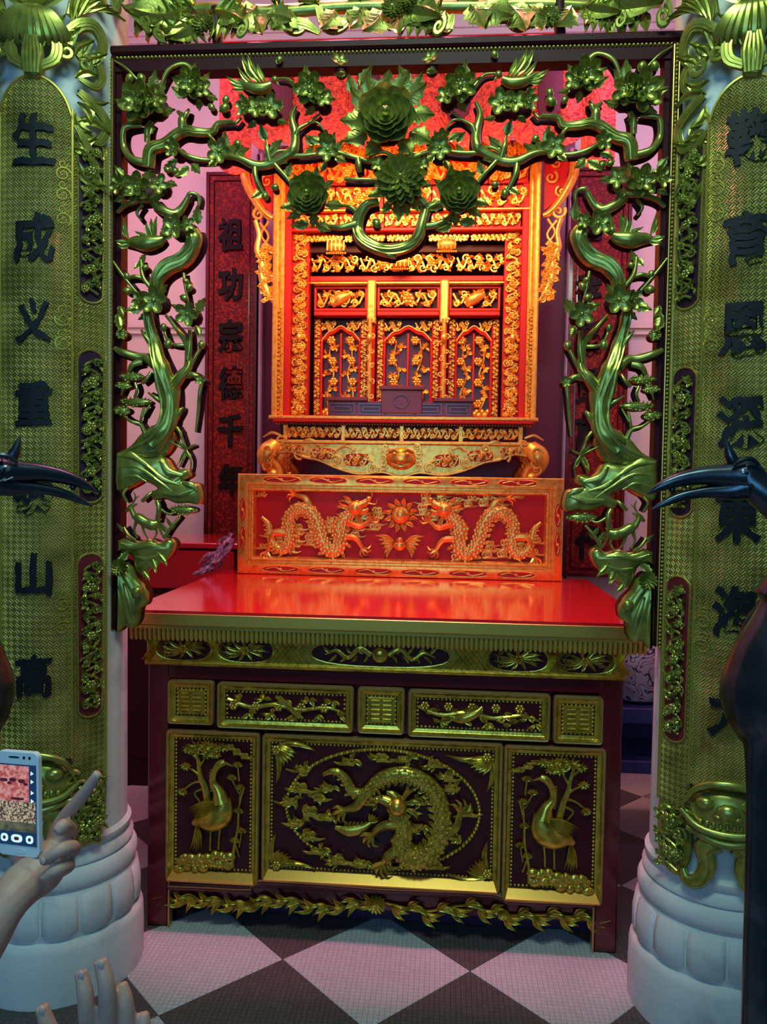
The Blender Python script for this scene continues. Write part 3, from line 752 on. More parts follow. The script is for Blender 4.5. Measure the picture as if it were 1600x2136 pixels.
branch([(405,488),(409,503),(402,524),(382,545),(351,562),(334,584),(328,612)], [15,16,16,17,17,15,12], ridge=0.05)
branch([(365,452),(350,470),(345,490)], [6,5,5])
branch([(240,548),(264,582),(292,617)], [2.5,2.8,3.2]); branch([(268,584),(285,580),(302,583)],[3,4,4])
branch([(297,545),(303,582),(324,609)], [3.5,4,5]); branch([(386,572),(390,600),(397,640)], [3,2.6,2.4])
branch([(313,640),(314,665),(318,690),(325,722),(335,756),(342,776),(352,808),(358,842),(355,876),(343,902),(322,922)], [9,10,11,13,16,18,22,19,18,22,26], ridge=0.10)
branch([(243,728),(262,738),(285,744),(306,748),(325,762)], [5,7,7.5,9,9])
branch([(300,757),(282,762),(272,778)],[6,6,4]); branch([(298,690),(308,705),(320,722)],[2,4,7])
branch([(360,812),(380,788),(394,768),(395,745),(391,715),(370,685),(348,659)], [12,11,9,7.5,6,4,3])
branch([(394,752),(400,722),(398,690)], [6,5,4]); branch([(399,770),(412,745),(424,722)],[3,3.5,3.5])
branch([(392,785),(408,784),(428,798)], [6,5.5,5]); branch([(424,798),(420,822),(416,858),(410,902)], [3.5,3.5,3.2,2.2])
branch([(390,722),(372,722),(356,718)],[4,3.5,3]); branch([(356,718),(350,702),(345,688)],[3,2.6,2.5])
branch([(368,875),(380,858),(384,850)],[7,5,2]); branch([(372,893),(380,905),(390,935)],[4,3,3])
branch([(340,838),(328,830),(312,820)],[6,4,2])
# root mass and cliff
def rock(pts, w0, w1, bev, name='carved_rock', sym=True, k=3, ridges=()):
    q = [fr(*p)[:2] for p in pts]
    for s in ((1, -1) if sym else (1,)):
        m = MB(); m.poly(q, w0, w1, bev, k)
        for rd, r in ridges: m.tube([fr(*p) for p in rd], [r*KF*0.5] + [r*KF]*(len(rd)-2) + [r*KF*0.4], 7, 4, 0.9, 0.05, w1 - 0.002)
        if s < 0: m = m.mirror()
        m.build(name, GOLD, frame, FF)
    b = MB().poly(q, -0.05, w0, 0, k); back.add(b.v, b.f); b = b.mirror(); back.add(b.v, b.f)
rock([(246,945),(275,930),(296,905),(310,900),(330,900),(352,895),(366,905),(362,925),(350,945),(330,958),(290,955),(262,965)], -0.015, 0.018, 0.012,
     ridges=[([(268,940),(300,925),(330,905)], 5), ([(300,945),(335,925),(352,900)], 6)])
rock([(246,946),(278,938),(305,956),(336,952),(350,958),(366,980),(392,978),(398,993),(384,1003),(410,1008),(418,1016),(422,1040),(416,1052),(392,1048),(372,1050),(346,1040),(326,1044),(318,1028),(332,1018),(302,1004),(276,1017),(246,1022)], -0.015, 0.022, 0.009,
     ridges=[([(250,950),(285,955),(315,975),(345,1000),(380,1012)], 5), ([(255,975),(290,975),(330,1000),(365,1025)], 4), ([(250,1000),(285,992),(310,1005)], 3.5), ([(340,960),(356,985),(385,992)], 9), ([(345,1028),(380,1030),(412,1020)], 8), ([(385,1006),(402,1012),(415,1024)], 7)])
# pine pads at the post
def pine(px, py, W, H, seed):
    rnd = random.Random(seed); c = fr(px, py); 
    for s in (1, -1):
        m = MB(); rnd = random.Random(seed)
        m.ball((c[0], c[1], 0.008), (W*KF, H*KF, 0.012), 12, 6)
        for i in range(22):
            a = rnd.random()*2*PI; r = math.sqrt(rnd.random()); m.ball((c[0] + W*KF*r*math.cos(a), c[1] + H*KF*r*math.sin(a), 0.014), (0.006, 0.0045, 0.006), 6, 4)
        for i in range(12):
            a = PI*(0.05 + 0.9*i/11); m.leaf((c[0] + W*KF*0.7*math.cos(a), c[1], 0.012), (c[0] + W*KF*1.1*math.cos(a), c[1] + H*KF*1.5*math.sin(a), 0.016), 0.006, 0.004, 0, 4)
        if s < 0: m = m.mirror()
        m.build('pine_pad', GOLD, frame, FF)
    b = MB().ball((c[0], c[1], -0.02), (W*KF*1.02, H*KF*1.05, 0.02), 12, 5); back.add(b.v, b.f); b = b.mirror(); back.add(b.v, b.f)
for a in ((278,788,26,9,1), (262,806,16,7,2), (288,840,34,9,3), (258,858,18,9,4), (386,1064,30,9,5), (258,700,12,10,6)): pine(*a)
branch([(272,796),(262,812),(256,825)],[3,2.5,2]); branch([(300,800),(312,790),(318,778)],[4,4,4]); branch([(285,800),(290,815),(284,830)],[3,3,3])
branch([(262,868),(278,880),(296,886),(304,905)],[2.5,3,4,5]); branch([(304,850),(300,868),(296,886)],[2.5,2.5,3]); branch([(316,845),(302,870)],[2,2.5])
for pts, r in (([(380,900),(386,925),(392,940),(376,975)],2.4), ([(392,940),(402,960),(400,985)],2.4), ([(390,938),(410,930)],2), ([(355,920),(378,932),(390,940)],2.2)): branch(pts, [r, r*0.6])
for a in ((388,938,372,918),(392,938,412,928),(392,940,404,965),(388,940,376,968)): lf(*a, 0.45)
# deer among scrolls below the cliff
def deer(s):
    m = MB(); g = lambda x, y, w=0.012: fr(x, y, w)
    m.tube([g(282,1075), g(292,1080), g(308,1090), g(322,1094), g(333,1090)], [6*KF, 11*KF, 11*KF, 12*KF, 7*KF], 9, 4, 0.9)
    m.tube([g(285,1078), g(279,1066), g(276,1056)], [7*KF, 6*KF, 5*KF], 8, 3)
    m.tube([g(281,1053), g(273,1060), g(266,1067)], [5*KF, 5.5*KF, 2.5*KF], 8, 3)
    for a, b, c in (((288,1086),(283,1105),(290,1122)), ((300,1092),(303,1108),(312,1124)), ((322,1096),(330,1110),(322,1126)), ((332,1092),(338,1108),(345,1122))):
        m.tube([g(*a), g(*b), g(*c)], [4.5*KF, 2.6*KF, 2*KF], 6, 3)
    m.tube([g(279,1052), g(286,1038), g(282,1026)], [2*KF, 2*KF, 1*KF], 5, 3); m.tube([g(284,1042), g(293,1034)], [1.6*KF, 0.8*KF], 5, 2)
    m.leaf(g(281,1056), g(290,1050), 6*KF); m.tube([g(333,1088), g(340,1082)], [3*KF, 1.5*KF], 5, 2)
    return m if s > 0 else m.mirror()
for s in (1, -1): deer(s).build('deer', GOLD, frame, FF)
branch([(268,1048),(262,1030),(272,1015)],[3,3,3]); branch([(300,1045),(312,1035),(318,1028)],[4,4,4]); branch([(330,1090),(336,1060),(330,1046)],[5,5,5])
branch([(345,1122),(360,1100),(378,1078)],[4,3,3]); branch([(262,1100),(272,1115),(285,1126)],[3,3,3]); branch([(336,1060),(356,1072),(372,1066)],[3,2.5,2.5])
for a in ((352,1112,338,1088),(356,1106,372,1092),(346,1118,360,1118),(262,1108,250,1092),(362,1100,352,1080)): lf(*a, 0.6)
rock([(246,1128),(268,1120),(290,1130),(312,1124),(335,1132),(352,1122),(366,1134),(356,1158),(340,1172),(318,1182),(300,1200),(285,1190),(276,1160),(260,1150),(246,1160)], -0.015, 0.012, 0.010,
     ridges=[([(255,1132),(280,1142),(310,1138),(340,1140)], 5), ([(285,1160),(310,1165),(340,1155)], 5), ([(290,1180),(305,1172),(320,1160)], 4)])
rock([(244,1160),(258,1168),(276,1182),(285,1205),(300,1222),(308,1240),(304,1262),(292,1270),(288,1296),(276,1311),(262,1304),(243,1318),(240,1250)], -0.015, 0.016, 0.010,
     ridges=[([(252,1180),(268,1205),(285,1235),(296,1250)], 9), ([(262,1215),(272,1250),(280,1290)], 7), ([(250,1220),(254,1260),(250,1295)], 5)])
fl('chrys', 262, 1180, 17); fl('bud', 296, 1232, 13, 0.6)
for a in ((330,1150,352,1176),(318,1160,330,1190),(270,1150,250,1172),(300,1190,316,1208)): lf(*a, 0.8)
# --- blossoms, buds, leaves
for kind, x, y, R, rot, tl in (('dbl',302,228,36,0.2,(0.15,-0.2)),('dbl',328,226,27,1.1,(0.1,0.5)),('dbl',408,190,28,0.5,(0.3,0.1)),('plum',428,200,18,0.9,(0.2,0.7)),
        ('plum',374,322,17,0.2,(0.2,-0.3)),('plum',467,329,22,0.4,(0.2,0.1)),('dbl',298,404,28,0.0,(0.15,-0.1)),('plum',264,397,19,0.8,(0.1,-0.5)),('plum',340,396,19,0.5,(0.1,0.5)),
        ('dbl',652,202,29,0.3,(0.2,0.0)),('plum',676,220,18,0.9,(0.1,0.5)),('plum',521,237,19,0.1,(0.1,-0.7)),('plum',543,240,19,0.6,(0.1,0.0)),('plum',569,239,23,0.2,(0.15,0.2)),
        ('plum',689,327,21,0.7,(0.2,0.1)),('plum',684,300,13,0.1,(0.6,0.1)),('peony',648,416,37,0.2,(0.1,0)),('plum',377,484,22,0.3,(0.1,-0.1)),('plum',400,478,14,0.8,(0.1,0.6)),
        ('plum',333,634,25,0.1,(0.15,0.1)),('plum',307,634,18,0.7,(0.1,-0.5)),('plum',402,662,22,0.4,(0.2,0.1)),('plum',711,147,15,0.5,(-0.5,0.1)),('plum',428,796,10,0.2,None)):
    fl(kind, x, y, R, rot, 0.048, True, tl)
for x, y, R, rot in ((275,170,10,0.5),(300,170,10,-0.5),(470,232,11,1.0),(474,215,9,0.2),(444,228,8,2.5),(398,604,9,0.5),(387,624,9,2.0),(272,610,10,-1.5),(270,580,8,-0.5),(306,562,8,1.0),(355,718,10,PI),(424,720,9,PI),(345,686,8,0.0),(392,590,7,-1),
                     (585,132,8,0.5),(575,395,8,1.5),(556,412,9,PI),(500,305,8,-1),(368,360,9,2.4),(352,358,8,2.0)): fl('bud', x, y, R, rot, 0.016)
for a in ((322,200,330,160),(330,205,350,178),(292,225,252,218),(300,250,272,262),(318,258,312,290),(340,240,368,236),(395,188,368,172),(392,205,366,190),(415,210,420,236),(425,178,440,160),(405,165,412,140),(435,205,456,214),
          (473,318,474,284),(478,322,500,308),(486,330,520,318),(455,335,438,352),(395,350,372,372),(400,345,420,366),(372,335,350,350),(276,390,250,372),(300,385,320,362),(315,420,345,412),(348,385,372,392),(262,412,244,424),
          (644,190,642,148),(640,200,614,180),(672,210,700,214),(656,224,640,246),(520,225,504,205),(585,235,588,212),(535,255,520,272),(580,255,600,262),(690,310,700,284),(672,300,648,290),(700,330,722,344),(680,340,672,362),(655,305,640,288),
          (660,395,664,358),(640,395,618,372),(620,425,590,438),(630,440,604,460),(655,445,654,478),(680,430,716,436),(672,400,696,384),(600,372,610,348),(660,470,690,486),(645,468,612,474),
          (330,620,352,600),(318,650,296,668),(300,640,270,650),(412,655,432,628),(395,650,366,640),(410,680,420,704),(372,470,352,460),(392,492,416,498),(360,492,342,500),(414,470,418,436),(300,545,286,562),(296,552,308,534),
          (743,200,730,166),(752,182,776,150),(722,155,700,162),(250,640,262,662),(248,655,256,690),(262,372,246,352),(556,296,548,268),(566,318,590,300),(575,332,600,345),(548,400,530,416),(640,330,655,312),(700,320,716,300)): lf(*a)
# birds
def bird(pts, tip, wing, tail, sc_, name='bird'):
    for s in (1, -1):
        fnm = (lambda m: m if s > 0 else m.mirror())
        m = MB(); n = len(pts); m.tube([fr(*p, 0.012) for p in pts], [r*KF for r in sc_], 10, 4, 0.95); m.ball(fr(*tip[0], 0.016), tip[1]*KF, 9, 6)
        m.tube([fr(*tip[0], 0.016), fr(*tip[2], 0.018)], [tip[1]*KF*0.5, tip[1]*KF*0.08], 6, 1)
        b = fnm(m).build(name, GOLD, frame, FF)
        for nm, feats in (('wing', wing), ('tail', tail)):
            m = MB()
            for (a, c, wd) in feats: m.leaf(fr(*a, 0.022), fr(*c, 0.026), wd*KF, 0.007, 0.004, 6, 0.06)
            fnm(m).build(nm, GOLD, b, FF)
        m = MB().tube([fr(*p, -0.02) for p in pts], [r*KF*1.1 for r in sc_], 8, 3, 0.8); m = fnm(m); back.add(m.v, m.f)
bird([(262,512),(285,508),(310,510),(332,506),(345,500)], ((346,492), 9, (340,480)),
     [((330,505),(322,462),14), ((328,508),(334,458),12), ((322,510),(312,470),11), ((318,498),(288,488),9)],
     [((275,510),(247,508),12), ((278,514),(252,520),11), ((275,505),(266,462),9), ((270,500),(262,478),8)], [4,13,18,14,8])
bird([(500,172),(525,186),(550,188),(568,180)], ((576,172), 8, (585,184)),
     [((545,180),(508,126),16), ((552,180),(520,122),12), ((558,178),(540,140),10), ((535,186),(500,150),10)],
     [((512,184),(478,170),10), ((515,188),(484,184),9), ((516,192),(490,196),8)], [5,11,12,8])
# --- the centre: great peony, chrysanthemum, bent bough
fl('peony', 808, 256, 52, 0.1, 0.05, False)
for a in ((806,225,814,168),(775,228,738,200),(845,225,886,192),(765,250,718,262),(855,248,902,252),(766,278,724,304),(855,282,896,308),(788,296,768,332),(836,298,858,332),(832,215,852,168),(784,215,770,170)): lf(*a, 1.35, 0.020, False)
fl('chrys', 838, 388, 46, 0.2, 0.045, False)
for a in ((830,425,832,468),(815,425,800,452),(856,420,872,448),(800,400,772,418),(875,390,900,396),(806,365,784,350),(868,362,892,348),(845,430,850,458)): lf(*a, 1.0, 0.024, False)
branch([(790,425),(766,432),(750,455),(746,480),(757,503),(785,520),(815,524),(850,516),(873,497),(882,465),(888,432),(872,415)], [7,9,11,11,12,13,13,12,11,10,9,6], False, 0.06)
branch([(746,470),(715,478),(690,476),(668,474)], [8,6,5,3], False); branch([(880,475),(912,472),(936,456),(945,440)], [7,6,5,3], False)
branch([(800,524),(812,536),(826,540)], [7,5,3], False); branch([(750,450),(735,437),(720,432)], [6,4,3], False); branch([(886,440),(905,432),(925,430)], [6,4,3], False)
branch([(760,338),(790,345),(815,350),(850,345),(880,338)], [5,5,6,5,5], False); branch([(770,330),(800,322),(830,330),(870,322)], [3,3,3,3], False)
fl('plum', 790, 352, 14, 0.2, 0.03, False); fl('plum', 880, 352, 14, 0.6, 0.03, False); fl('bud', 786, 470, 10, 2.5, 0.02, False)
for b_ in back.p: b_.build('wood_backing', MAROOND, frame, FF)
# ---------------------------------------------------------------- carved crest standing on the frame
YC = 2.47; FC = flat(YC); KC = YC/FPX
crest = thing('carved_crest', 'gilded crest of curling leaves standing on top of the carved frame', 'carved crest', (0, YC, ZT + 0.041))
def fc(px, py, w=0.0): p = P(px, py, YC); return (p.x, p.z, w)
for (a, b) in (((452,60),(457,96)), ((1166,50),(1172,90))):
    m = MB(); p = fc(*a); q = fc(*b); m.tube([(p[0], p[1] + 0.06, 0), (p[0], p[1], 0.006), (q[0], ZT + 0.041, 0)], [0.020, 0.018, 0.016], 8, 3); m.build('foot', MAROOND, crest, FC)
m = MB(); m.tube([fc(300,22), fc(420,18), fc(560,24), fc(700,16), fc(820,12), fc(960,14), fc(1100,8), fc(1250,14), fc(1345,16)], [6*KC, 12*KC, 14*KC, 14*KC, 16*KC, 14*KC, 14*KC, 12*KC, 5*KC], 9, 5, 0.8, 0.05)
m.build('stem', GOLD, crest, FC)
rnd = random.Random(4)
for (bx, by, tx, ty) in ((400,30,302,40),(410,45,345,72),(420,40,372,88),(440,30,500,58),(520,30,545,72),(540,20,500,60),(560,40,600,56),(610,30,585,68),(700,30,680,66),(760,20,740,62),(800,30,770,70),(820,30,830,72),(850,30,870,58),(830,20,900,50),
                        (930,30,905,68),(980,20,1000,62),(1000,30,1050,50),(1060,20,1085,68),(1100,20,1120,66),(1120,30,1110,62),(1190,20,1160,58),(1230,20,1220,55),(1240,22,1340,35),(1260,30,1300,58),(1210,25,1270,45)):
    a = fc(bx, by); b = fc(tx, ty); L = math.hypot(b[0]-a[0], b[1]-a[1]); rot = math.atan2(b[0]-a[0], b[1]-a[1])
    o = put('acan' if L > 0.085 else 'leaf', crest, GOLD, (a[0], YC - 0.012 - 0.012*rnd.random(), a[1]), L, rot); L *= 1.35; o.scale = (L*1.7, L, L)
for pts in ([(590,30),(600,60),(625,68),(645,45)], [(665,20),(680,58),(702,66),(722,52),(728,30)], [(880,20),(893,58),(912,72),(935,62),(945,35)], [(560,40),(610,52),(640,58),(668,74)], [(500,20),(530,62),(560,60)], [(1040,20),(1075,60),(1105,60)]):
    m = MB(); m.rtube([fc(*p, 0.01) for p in pts], [9*KC] + [13*KC]*(len(pts)-2) + [5*KC], 4, 5); m.build('scroll', GOLD, crest, FC)
for x, y in ((820,30),(850,10),(430,60),(1140,50)): put('chrys', crest, GOLD, (fc(x, y)[0], YC - 0.03, fc(x, y)[1]), 24*KC, 0.3)
for s in (-1, 1):
    for k in range(6):
        L = 0.10 + 0.03*(k % 3); x = s*(0.08 + 0.13*k)
        put('acan', crest, GOLD, (x, YC - 0.01, fc(800, 14)[1]), L, s*(0.3 + 0.3*math.sin(k*2)))
# ---------------------------------------------------------------- dragons, shared by the table and the panel behind it
def along(path, n):
    q = cr(path, 8); L = [0]
    for a, b in zip(q, q[1:]): L.append(L[-1] + math.dist(a[:2], b[:2]))
    out = []; j = 0
    for i in range(n + 1):
        d = L[-1]*i/n
        while j < len(L) - 2 and L[j+1] < d: j += 1
        t = (d - L[j])/max(1e-9, L[j+1]-L[j]); out.append(tuple(q[j][k] + (q[j+1][k]-q[j][k])*t for k in range(len(q[0]))))
    return out, L[-1]
def dragon(path, rad, w, par, m, fn, hd, mir=None, legs=()):
    """path (u, v) from neck to tail with radii; hd = facing angle of the head"""
    fx = (lambda mb: mb if mir is None else mb.mirror(mir))
    q = [(a[0], a[1], r) for a, r in zip(path, rad)]
    s, L = along(q, 60)
    b = MB(); b.tube([(a[0], a[1], w) for a in s], [a[2] for a in s], 10, 1, 0.8)
    body = fx(b).build('dragon_body', m, par, fn)
    sc_ = MB(); n = int(L/(max(rad)*0.42)); st, _ = along(q, n)
    for i in range(1, n - 1):
        a = st[i-1]; c = st[i+1]; t = Vector((c[0]-a[0], c[1]-a[1])).normalized(); nn = Vector((-t.y, t.x)); r = st[i][2]
        for k in range(4):
            th = ((k + 0.5*(i % 2))/4 - 0.42)*2.3; o = math.sin(th)*r; z = w + math.cos(th)*r*0.8
            sc_.ball((st[i][0] + nn.x*o, st[i][1] + nn.y*o, z), (r*0.27, r*0.27, r*0.16), 5, 3)
        if i % 2: sc_.leaf((st[i][0] + nn.x*r*0.8, st[i][1] + nn.y*r*0.8, w + r*0.3), (st[i][0] + nn.x*r*1.55 + t.x*r*0.4, st[i][1] + nn.y*r*1.55 + t.y*r*0.4, w + r*0.3), r*0.5, r*0.2, 0, 3)
    fx(sc_).build('dragon_scales', m, body, fn, kind='stuff')
    h = path[0]; R = rad[0]*1.35; ca, sa = math.cos(hd), math.sin(hd)
    g = lambda x, y, z=0.0: (h[0] + (x*ca - y*sa)*R, h[1] + (x*sa + y*ca)*R, w + 0.3*R + z*R)
    H = MB(); H.ball(g(0.1, 0.1, 0.1), R*0.95, 10, 6)
    H.tube([g(0.3, 0.25), g(1.2, 0.30), g(1.9, 0.55)], [R*0.7, R*0.5, R*0.36], 8, 4, 0.9); H.ball(g(1.95, 0.62, 0.15), R*0.36, 8, 5)
    H.tube([g(0.2, -0.35), g(1.0, -0.55), g(1.55, -0.40)], [R*0.5, R*0.32, R*0.18], 8, 4, 0.9)
    H.ball(g(0.55, 0.72, 0.35), R*0.26, 8, 5); H.ball(g(0.75, 0.25, 0.5), R*0.26, 8, 5)
    H.tube([g(-0.1, 0.7), g(-0.8, 1.3), g(-1.5, 1.5)], [R*0.26, R*0.18, R*0.06], 6, 4); H.tube([g(1.8, 0.5, 0.3), g(2.5, 0.9, 0.3), g(2.3, 1.6, 0.3)], [R*0.12, R*0.09, R*0.03], 5, 4); H.tube([g(1.7, 0.2, 0.3), g(2.5, -0.2, 0.3), g(2.9, 0.3, 0.3)], [R*0.12, R*0.09, R*0.03], 5, 4)
    for i in range(9):
        a = PI*(0.62 + 0.92*i/8); H.leaf(g(0.6*math.cos(a), 0.6*math.sin(a)), g(2.3*math.cos(a), 2.1*math.sin(a), 0.15*math.sin(i*3)), R*0.5, R*0.2, R*0.1, 6, 0.22*(1 if i % 2 else -0.6))
    fx(H).build('dragon_head', m, body, fn)
    for (p0, p1, p2) in legs:
        lg = MB(); r = max(rad)*0.55; lg.tube([(*p0, w), (*p1, w + r*0.5), (*p2, w)], [r*1.1, r*0.8, r*0.5], 7, 4)
        d = Vector((p2[0]-p1[0], p2[1]-p1[1])); a0 = math.atan2(d.y, d.x)
        for k in range(4): a = a0 + (-0.9 + 0.6*k); lg.tube([(*p2, w), (p2[0] + math.cos(a)*r*1.6, p2[1] + math.sin(a)*r*1.6, w + r*0.5), (p2[0] + math.cos(a + 0.4)*r*2.4, p2[1] + math.sin(a + 0.4)*r*2.4, w)], [r*0.35, r*0.3, r*0.06], 5, 3)
        fx(lg).build('dragon_leg', m, body, fn)
    return body
# ---------------------------------------------------------------- front altar table
TY = 2.70; KT = TY/FPX; FT = flat(TY)
def tq(px, py, w=0.0): p = P(px, py, TY); return (p.x, p.z, w)
table = thing('altar_table', 'red lacquer altar table with gilded crane and dragon panels in front', 'altar table', (-0.01, 3.2, 0))
TX0, TX1 = -0.833, 0.815; TB = 3.76
zf = lambda y: tq(805, y)[1]
def blk(name, m, *a, bev=0.0): return MB().box(*a, bev).build(name, m, table, FT, False)
zt0 = P(820, 1287, 2.62).z
# carcass, legs, rails
blk('carcass', MAROON, TX0 + 0.02, TX1 - 0.02, zf(1862), zf(1392), -(TB - TY), -0.03)
for (a, b) in ((TX0, TX0 + 0.078), (TX1 - 0.078, TX1)):
    for (w0, w1) in ((-0.09, 0.0), (-(TB - TY), -(TB - TY) + 0.09)):
        blk('leg', MAROON, a, b, 0.0, zf(1390), w0, w1, bev=0.006)
blk('upper_rail', MAROON, TX0 + 0.07, TX1 - 0.07, zf(1432), zf(1390), -0.05, -0.004, bev=0.003)
blk('lower_rail', MAROON, TX0 + 0.07, TX1 - 0.07, zf(1868), zf(1852), -0.05, -0.004, bev=0.003)
# top slab with gilded fascia and fluted valance
top = MB(); top.box(-0.885, 0.885, zt0 - 0.012, zt0, -(3.84 - TY), TY - 2.618); top.build('tabletop', REDTOP, table, FT, False)
FW = TY - 2.62
m = MB(); m.box(-0.887, 0.887, zt0 - 0.052, zt0 - 0.008, -(3.84 - TY), FW + 0.004, 0.004); m.build('fascia', GOLDP, table, FT, False)
m = MB(); m.box(-0.878, 0.878, zt0 - 0.066, zt0 - 0.052, -0.6, FW - 0.008, 0.003); m.build('under_fascia', GOLDP, table, FT, False)
fm = MB(); vs = []; fs = []
for i, z in enumerate((0.0, -0.030, -0.040, -0.046)):
    sc_ = (1, 1, 0.85, 0.45)[i]
    for j in range(6): a = PI*j/5; vs.append((-math.cos(a)*0.0075*sc_, z, math.sin(a)*0.008*sc_))
for i in range(3):
    for j in range(5): fs.append((i*6+j+6, i*6+j+7, i*6+j+1, i*6+j))
fs.append((18, 23, 22, 21, 20, 19)[::-1]); fm.add(vs, fs); flute = fm.mesh('flute', LOC); flute.materials.append(GOLDP)
N = 108
for i in range(N):
    o = bpy.data.objects.new('flute', flute); COL.objects.link(o); o.location = (-0.866 + 1.732*i/(N-1), TY - FW + 0.016, zt0 - 0.060); parent(o, table)
blk('valance_board', GOLDT, -0.87, 0.87, zt0 - 0.100, zt0 - 0.05, -0.5, FW - 0.020)
# carved frieze
z0, z1 = zf(1398), zt0 - 0.098
m = MB(); m.box(TX0, TX1, z0, z1 + 0.02, -0.30, 0.012, 0.003); m.box(TX0 - 0.004, TX1 + 0.004, z0 - 0.004, z0 + 0.012, -0.30, 0.024, 0.006)
frieze = m.build('frieze', GOLDT, table, FT, False)
zc = (z0 + 0.012 + z1)/2; hh = (z1 - z0 - 0.012)/2*0.97
def oval(cu, cv, a, b, n=24): return [(cu + a*math.copysign(abs(math.cos(t))**0.75, math.cos(t)), cv + b*math.copysign(abs(math.sin(t))**0.75, math.sin(t))) for t in [2*PI*i/n for i in range(n)]]
for cx_, a, kind in ((-0.700, 0.100, 0), (-0.480, 0.098, 1), (-0.01, 0.24, 2), (0.460, 0.100, 1), (0.682, 0.100, 0)):
    c = MB().poly(oval(cx_, zc, a, hh), 0.010, 0.0135).build('frieze_cartouche', GROUND, frieze, FT, False)
    r = MB(); o_ = oval(cx_, zc, a, hh); r.tube(o_ + [o_[0]], 0.0028, 5, 1, 1, 0, 0.0135)
    if kind < 2:
        for k in range(11): t = 2*PI*k/11 + kind; r.leaf((cx_, zc, 0.017), (cx_ + a*0.92*math.cos(t), zc + hh*0.95*math.sin(t), 0.018), 0.011, 0.006, 0.002, 5, 0.08)
        rosette(r, (cx_, zc), 0.018, 0.02)
        for k in range(5): r.curl((cx_ + a*(0.55 if k % 2 else -0.6), zc + hh*(0.3*k - 0.6)), 0.011, k, 1.2, 0.0025, 1, 0.016)
    else:
        r.ball((cx_, zc, 0.02), (0.03, 0.028, 0.014), 10, 6)
        for s in (-1, 1):
            r.tube([(cx_ + s*0.03, zc), (cx_ + s*0.07, zc + 0.022), (cx_ + s*0.11, zc - 0.012), (cx_ + s*0.15, zc + 0.012), (cx_ + s*0.19, zc - 0.004)], [0.011, 0.010, 0.009, 0.007, 0.003], 7, 5, 0.9, 0, 0.018)
            for k in range(8): r.leaf((cx_ + s*(0.04 + 0.018*k), zc, 0.02), (cx_ + s*(0.06 + 0.02*k), zc + (0.03 if k % 2 else -0.03), 0.02), 0.010, 0.005, 0, 4, 0.1)
            r.ball((cx_ + s*0.010, zc + 0.008, 0.032), 0.005, 6, 4)
    r.build('cartouche_relief', GOLDT, c, FT)
m = MB()
for cx_ in (-0.33, 0.30, -0.585, 0.58, -0.80, 0.785):                   # lattice between the cartouches
    wd = 0.055 if abs(cx_) < 0.4 else 0.022
    for k in range(-5, 6):
        for s in (-1, 1):
            x0 = cx_ + k*wd/3; pts = [(x0 - s*hh*0.8, zc - hh), (x0 + s*hh*0.8, zc + hh)]
            if min(p[0] for p in pts) > cx_ - wd - hh*0.8 and max(p[0] for p in pts) < cx_ + wd + hh*0.8 and abs(k) < 4: m.tube(pts, 0.0026, 4, 1, 1, 0, 0.0125)
m.build('lattice', GOLDT, frieze, FT, kind='stuff')
# panels
PROF = [(0.0, -0.004), (0.0, 0.012), (0.003, 0.017), (0.009, 0.017), (0.013, 0.010), (0.019, 0.008), (0.026, 0.006), (0.028, -0.004)]
def beads(mb, u0, u1, v0, v1, r, step, w):
    n = max(2, int((u1-u0)/step)); 
    for i in range(n + 1):
        for v in (v0, v1): mb.dome((u0 + (u1-u0)*i/n, v, w), r, r*0.9, 6)
    n = max(2, int((v1-v0)/step))
    for i in range(1, n):
        for u in (u0, u1): mb.dome((u, v0 + (v1-v0)*i/n, w), r, r*0.9, 6)
def panel(name, tl, br, big=False):
    a = tq(*tl); b = tq(*br); u0, u1 = a[0], b[0]; v0, v1 = b[1], a[1]
    m = MB(); m.box(u0 + 0.01, u1 - 0.01, v0 + 0.01, v1 - 0.01, -0.045, 0.0)
    g = m.build(name, GROUND, table, FT, False)
    m = MB(); m.mould(u0, u1, v0, v1, PROF, 0.012); m.build('panel_moulding', GOLDT, g, FT)
    m = MB(); m.mould(u0 - 0.0015, u1 + 0.0015, v0 - 0.0015, v1 + 0.0015, [(0, -0.004), (0, 0.015), (0.003, 0.019), (0.006, 0.0175)], 0.013); m.build('panel_fillet', BROWNG, g, FT)
    lo = v0 + (0.036 if big else 0.024)
    if big:
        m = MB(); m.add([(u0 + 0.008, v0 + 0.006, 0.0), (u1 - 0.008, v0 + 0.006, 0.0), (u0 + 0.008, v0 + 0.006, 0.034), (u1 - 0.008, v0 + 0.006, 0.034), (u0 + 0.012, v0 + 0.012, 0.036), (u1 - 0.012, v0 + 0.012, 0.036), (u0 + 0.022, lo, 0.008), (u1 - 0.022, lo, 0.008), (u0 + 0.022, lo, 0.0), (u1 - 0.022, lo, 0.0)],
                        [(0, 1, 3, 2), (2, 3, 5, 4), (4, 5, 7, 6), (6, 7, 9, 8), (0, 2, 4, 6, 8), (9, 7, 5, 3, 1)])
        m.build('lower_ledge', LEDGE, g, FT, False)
    m = MB(); beads(m, u0 + 0.032, u1 - 0.032, lo + 0.008, v1 - 0.032, 0.0052, 0.0135, 0.001); m.build('bead_border', GOLDT, g, FT, kind='stuff')
    return g, u0 + 0.036, u1 - 0.036, lo + 0.013, v1 - 0.036
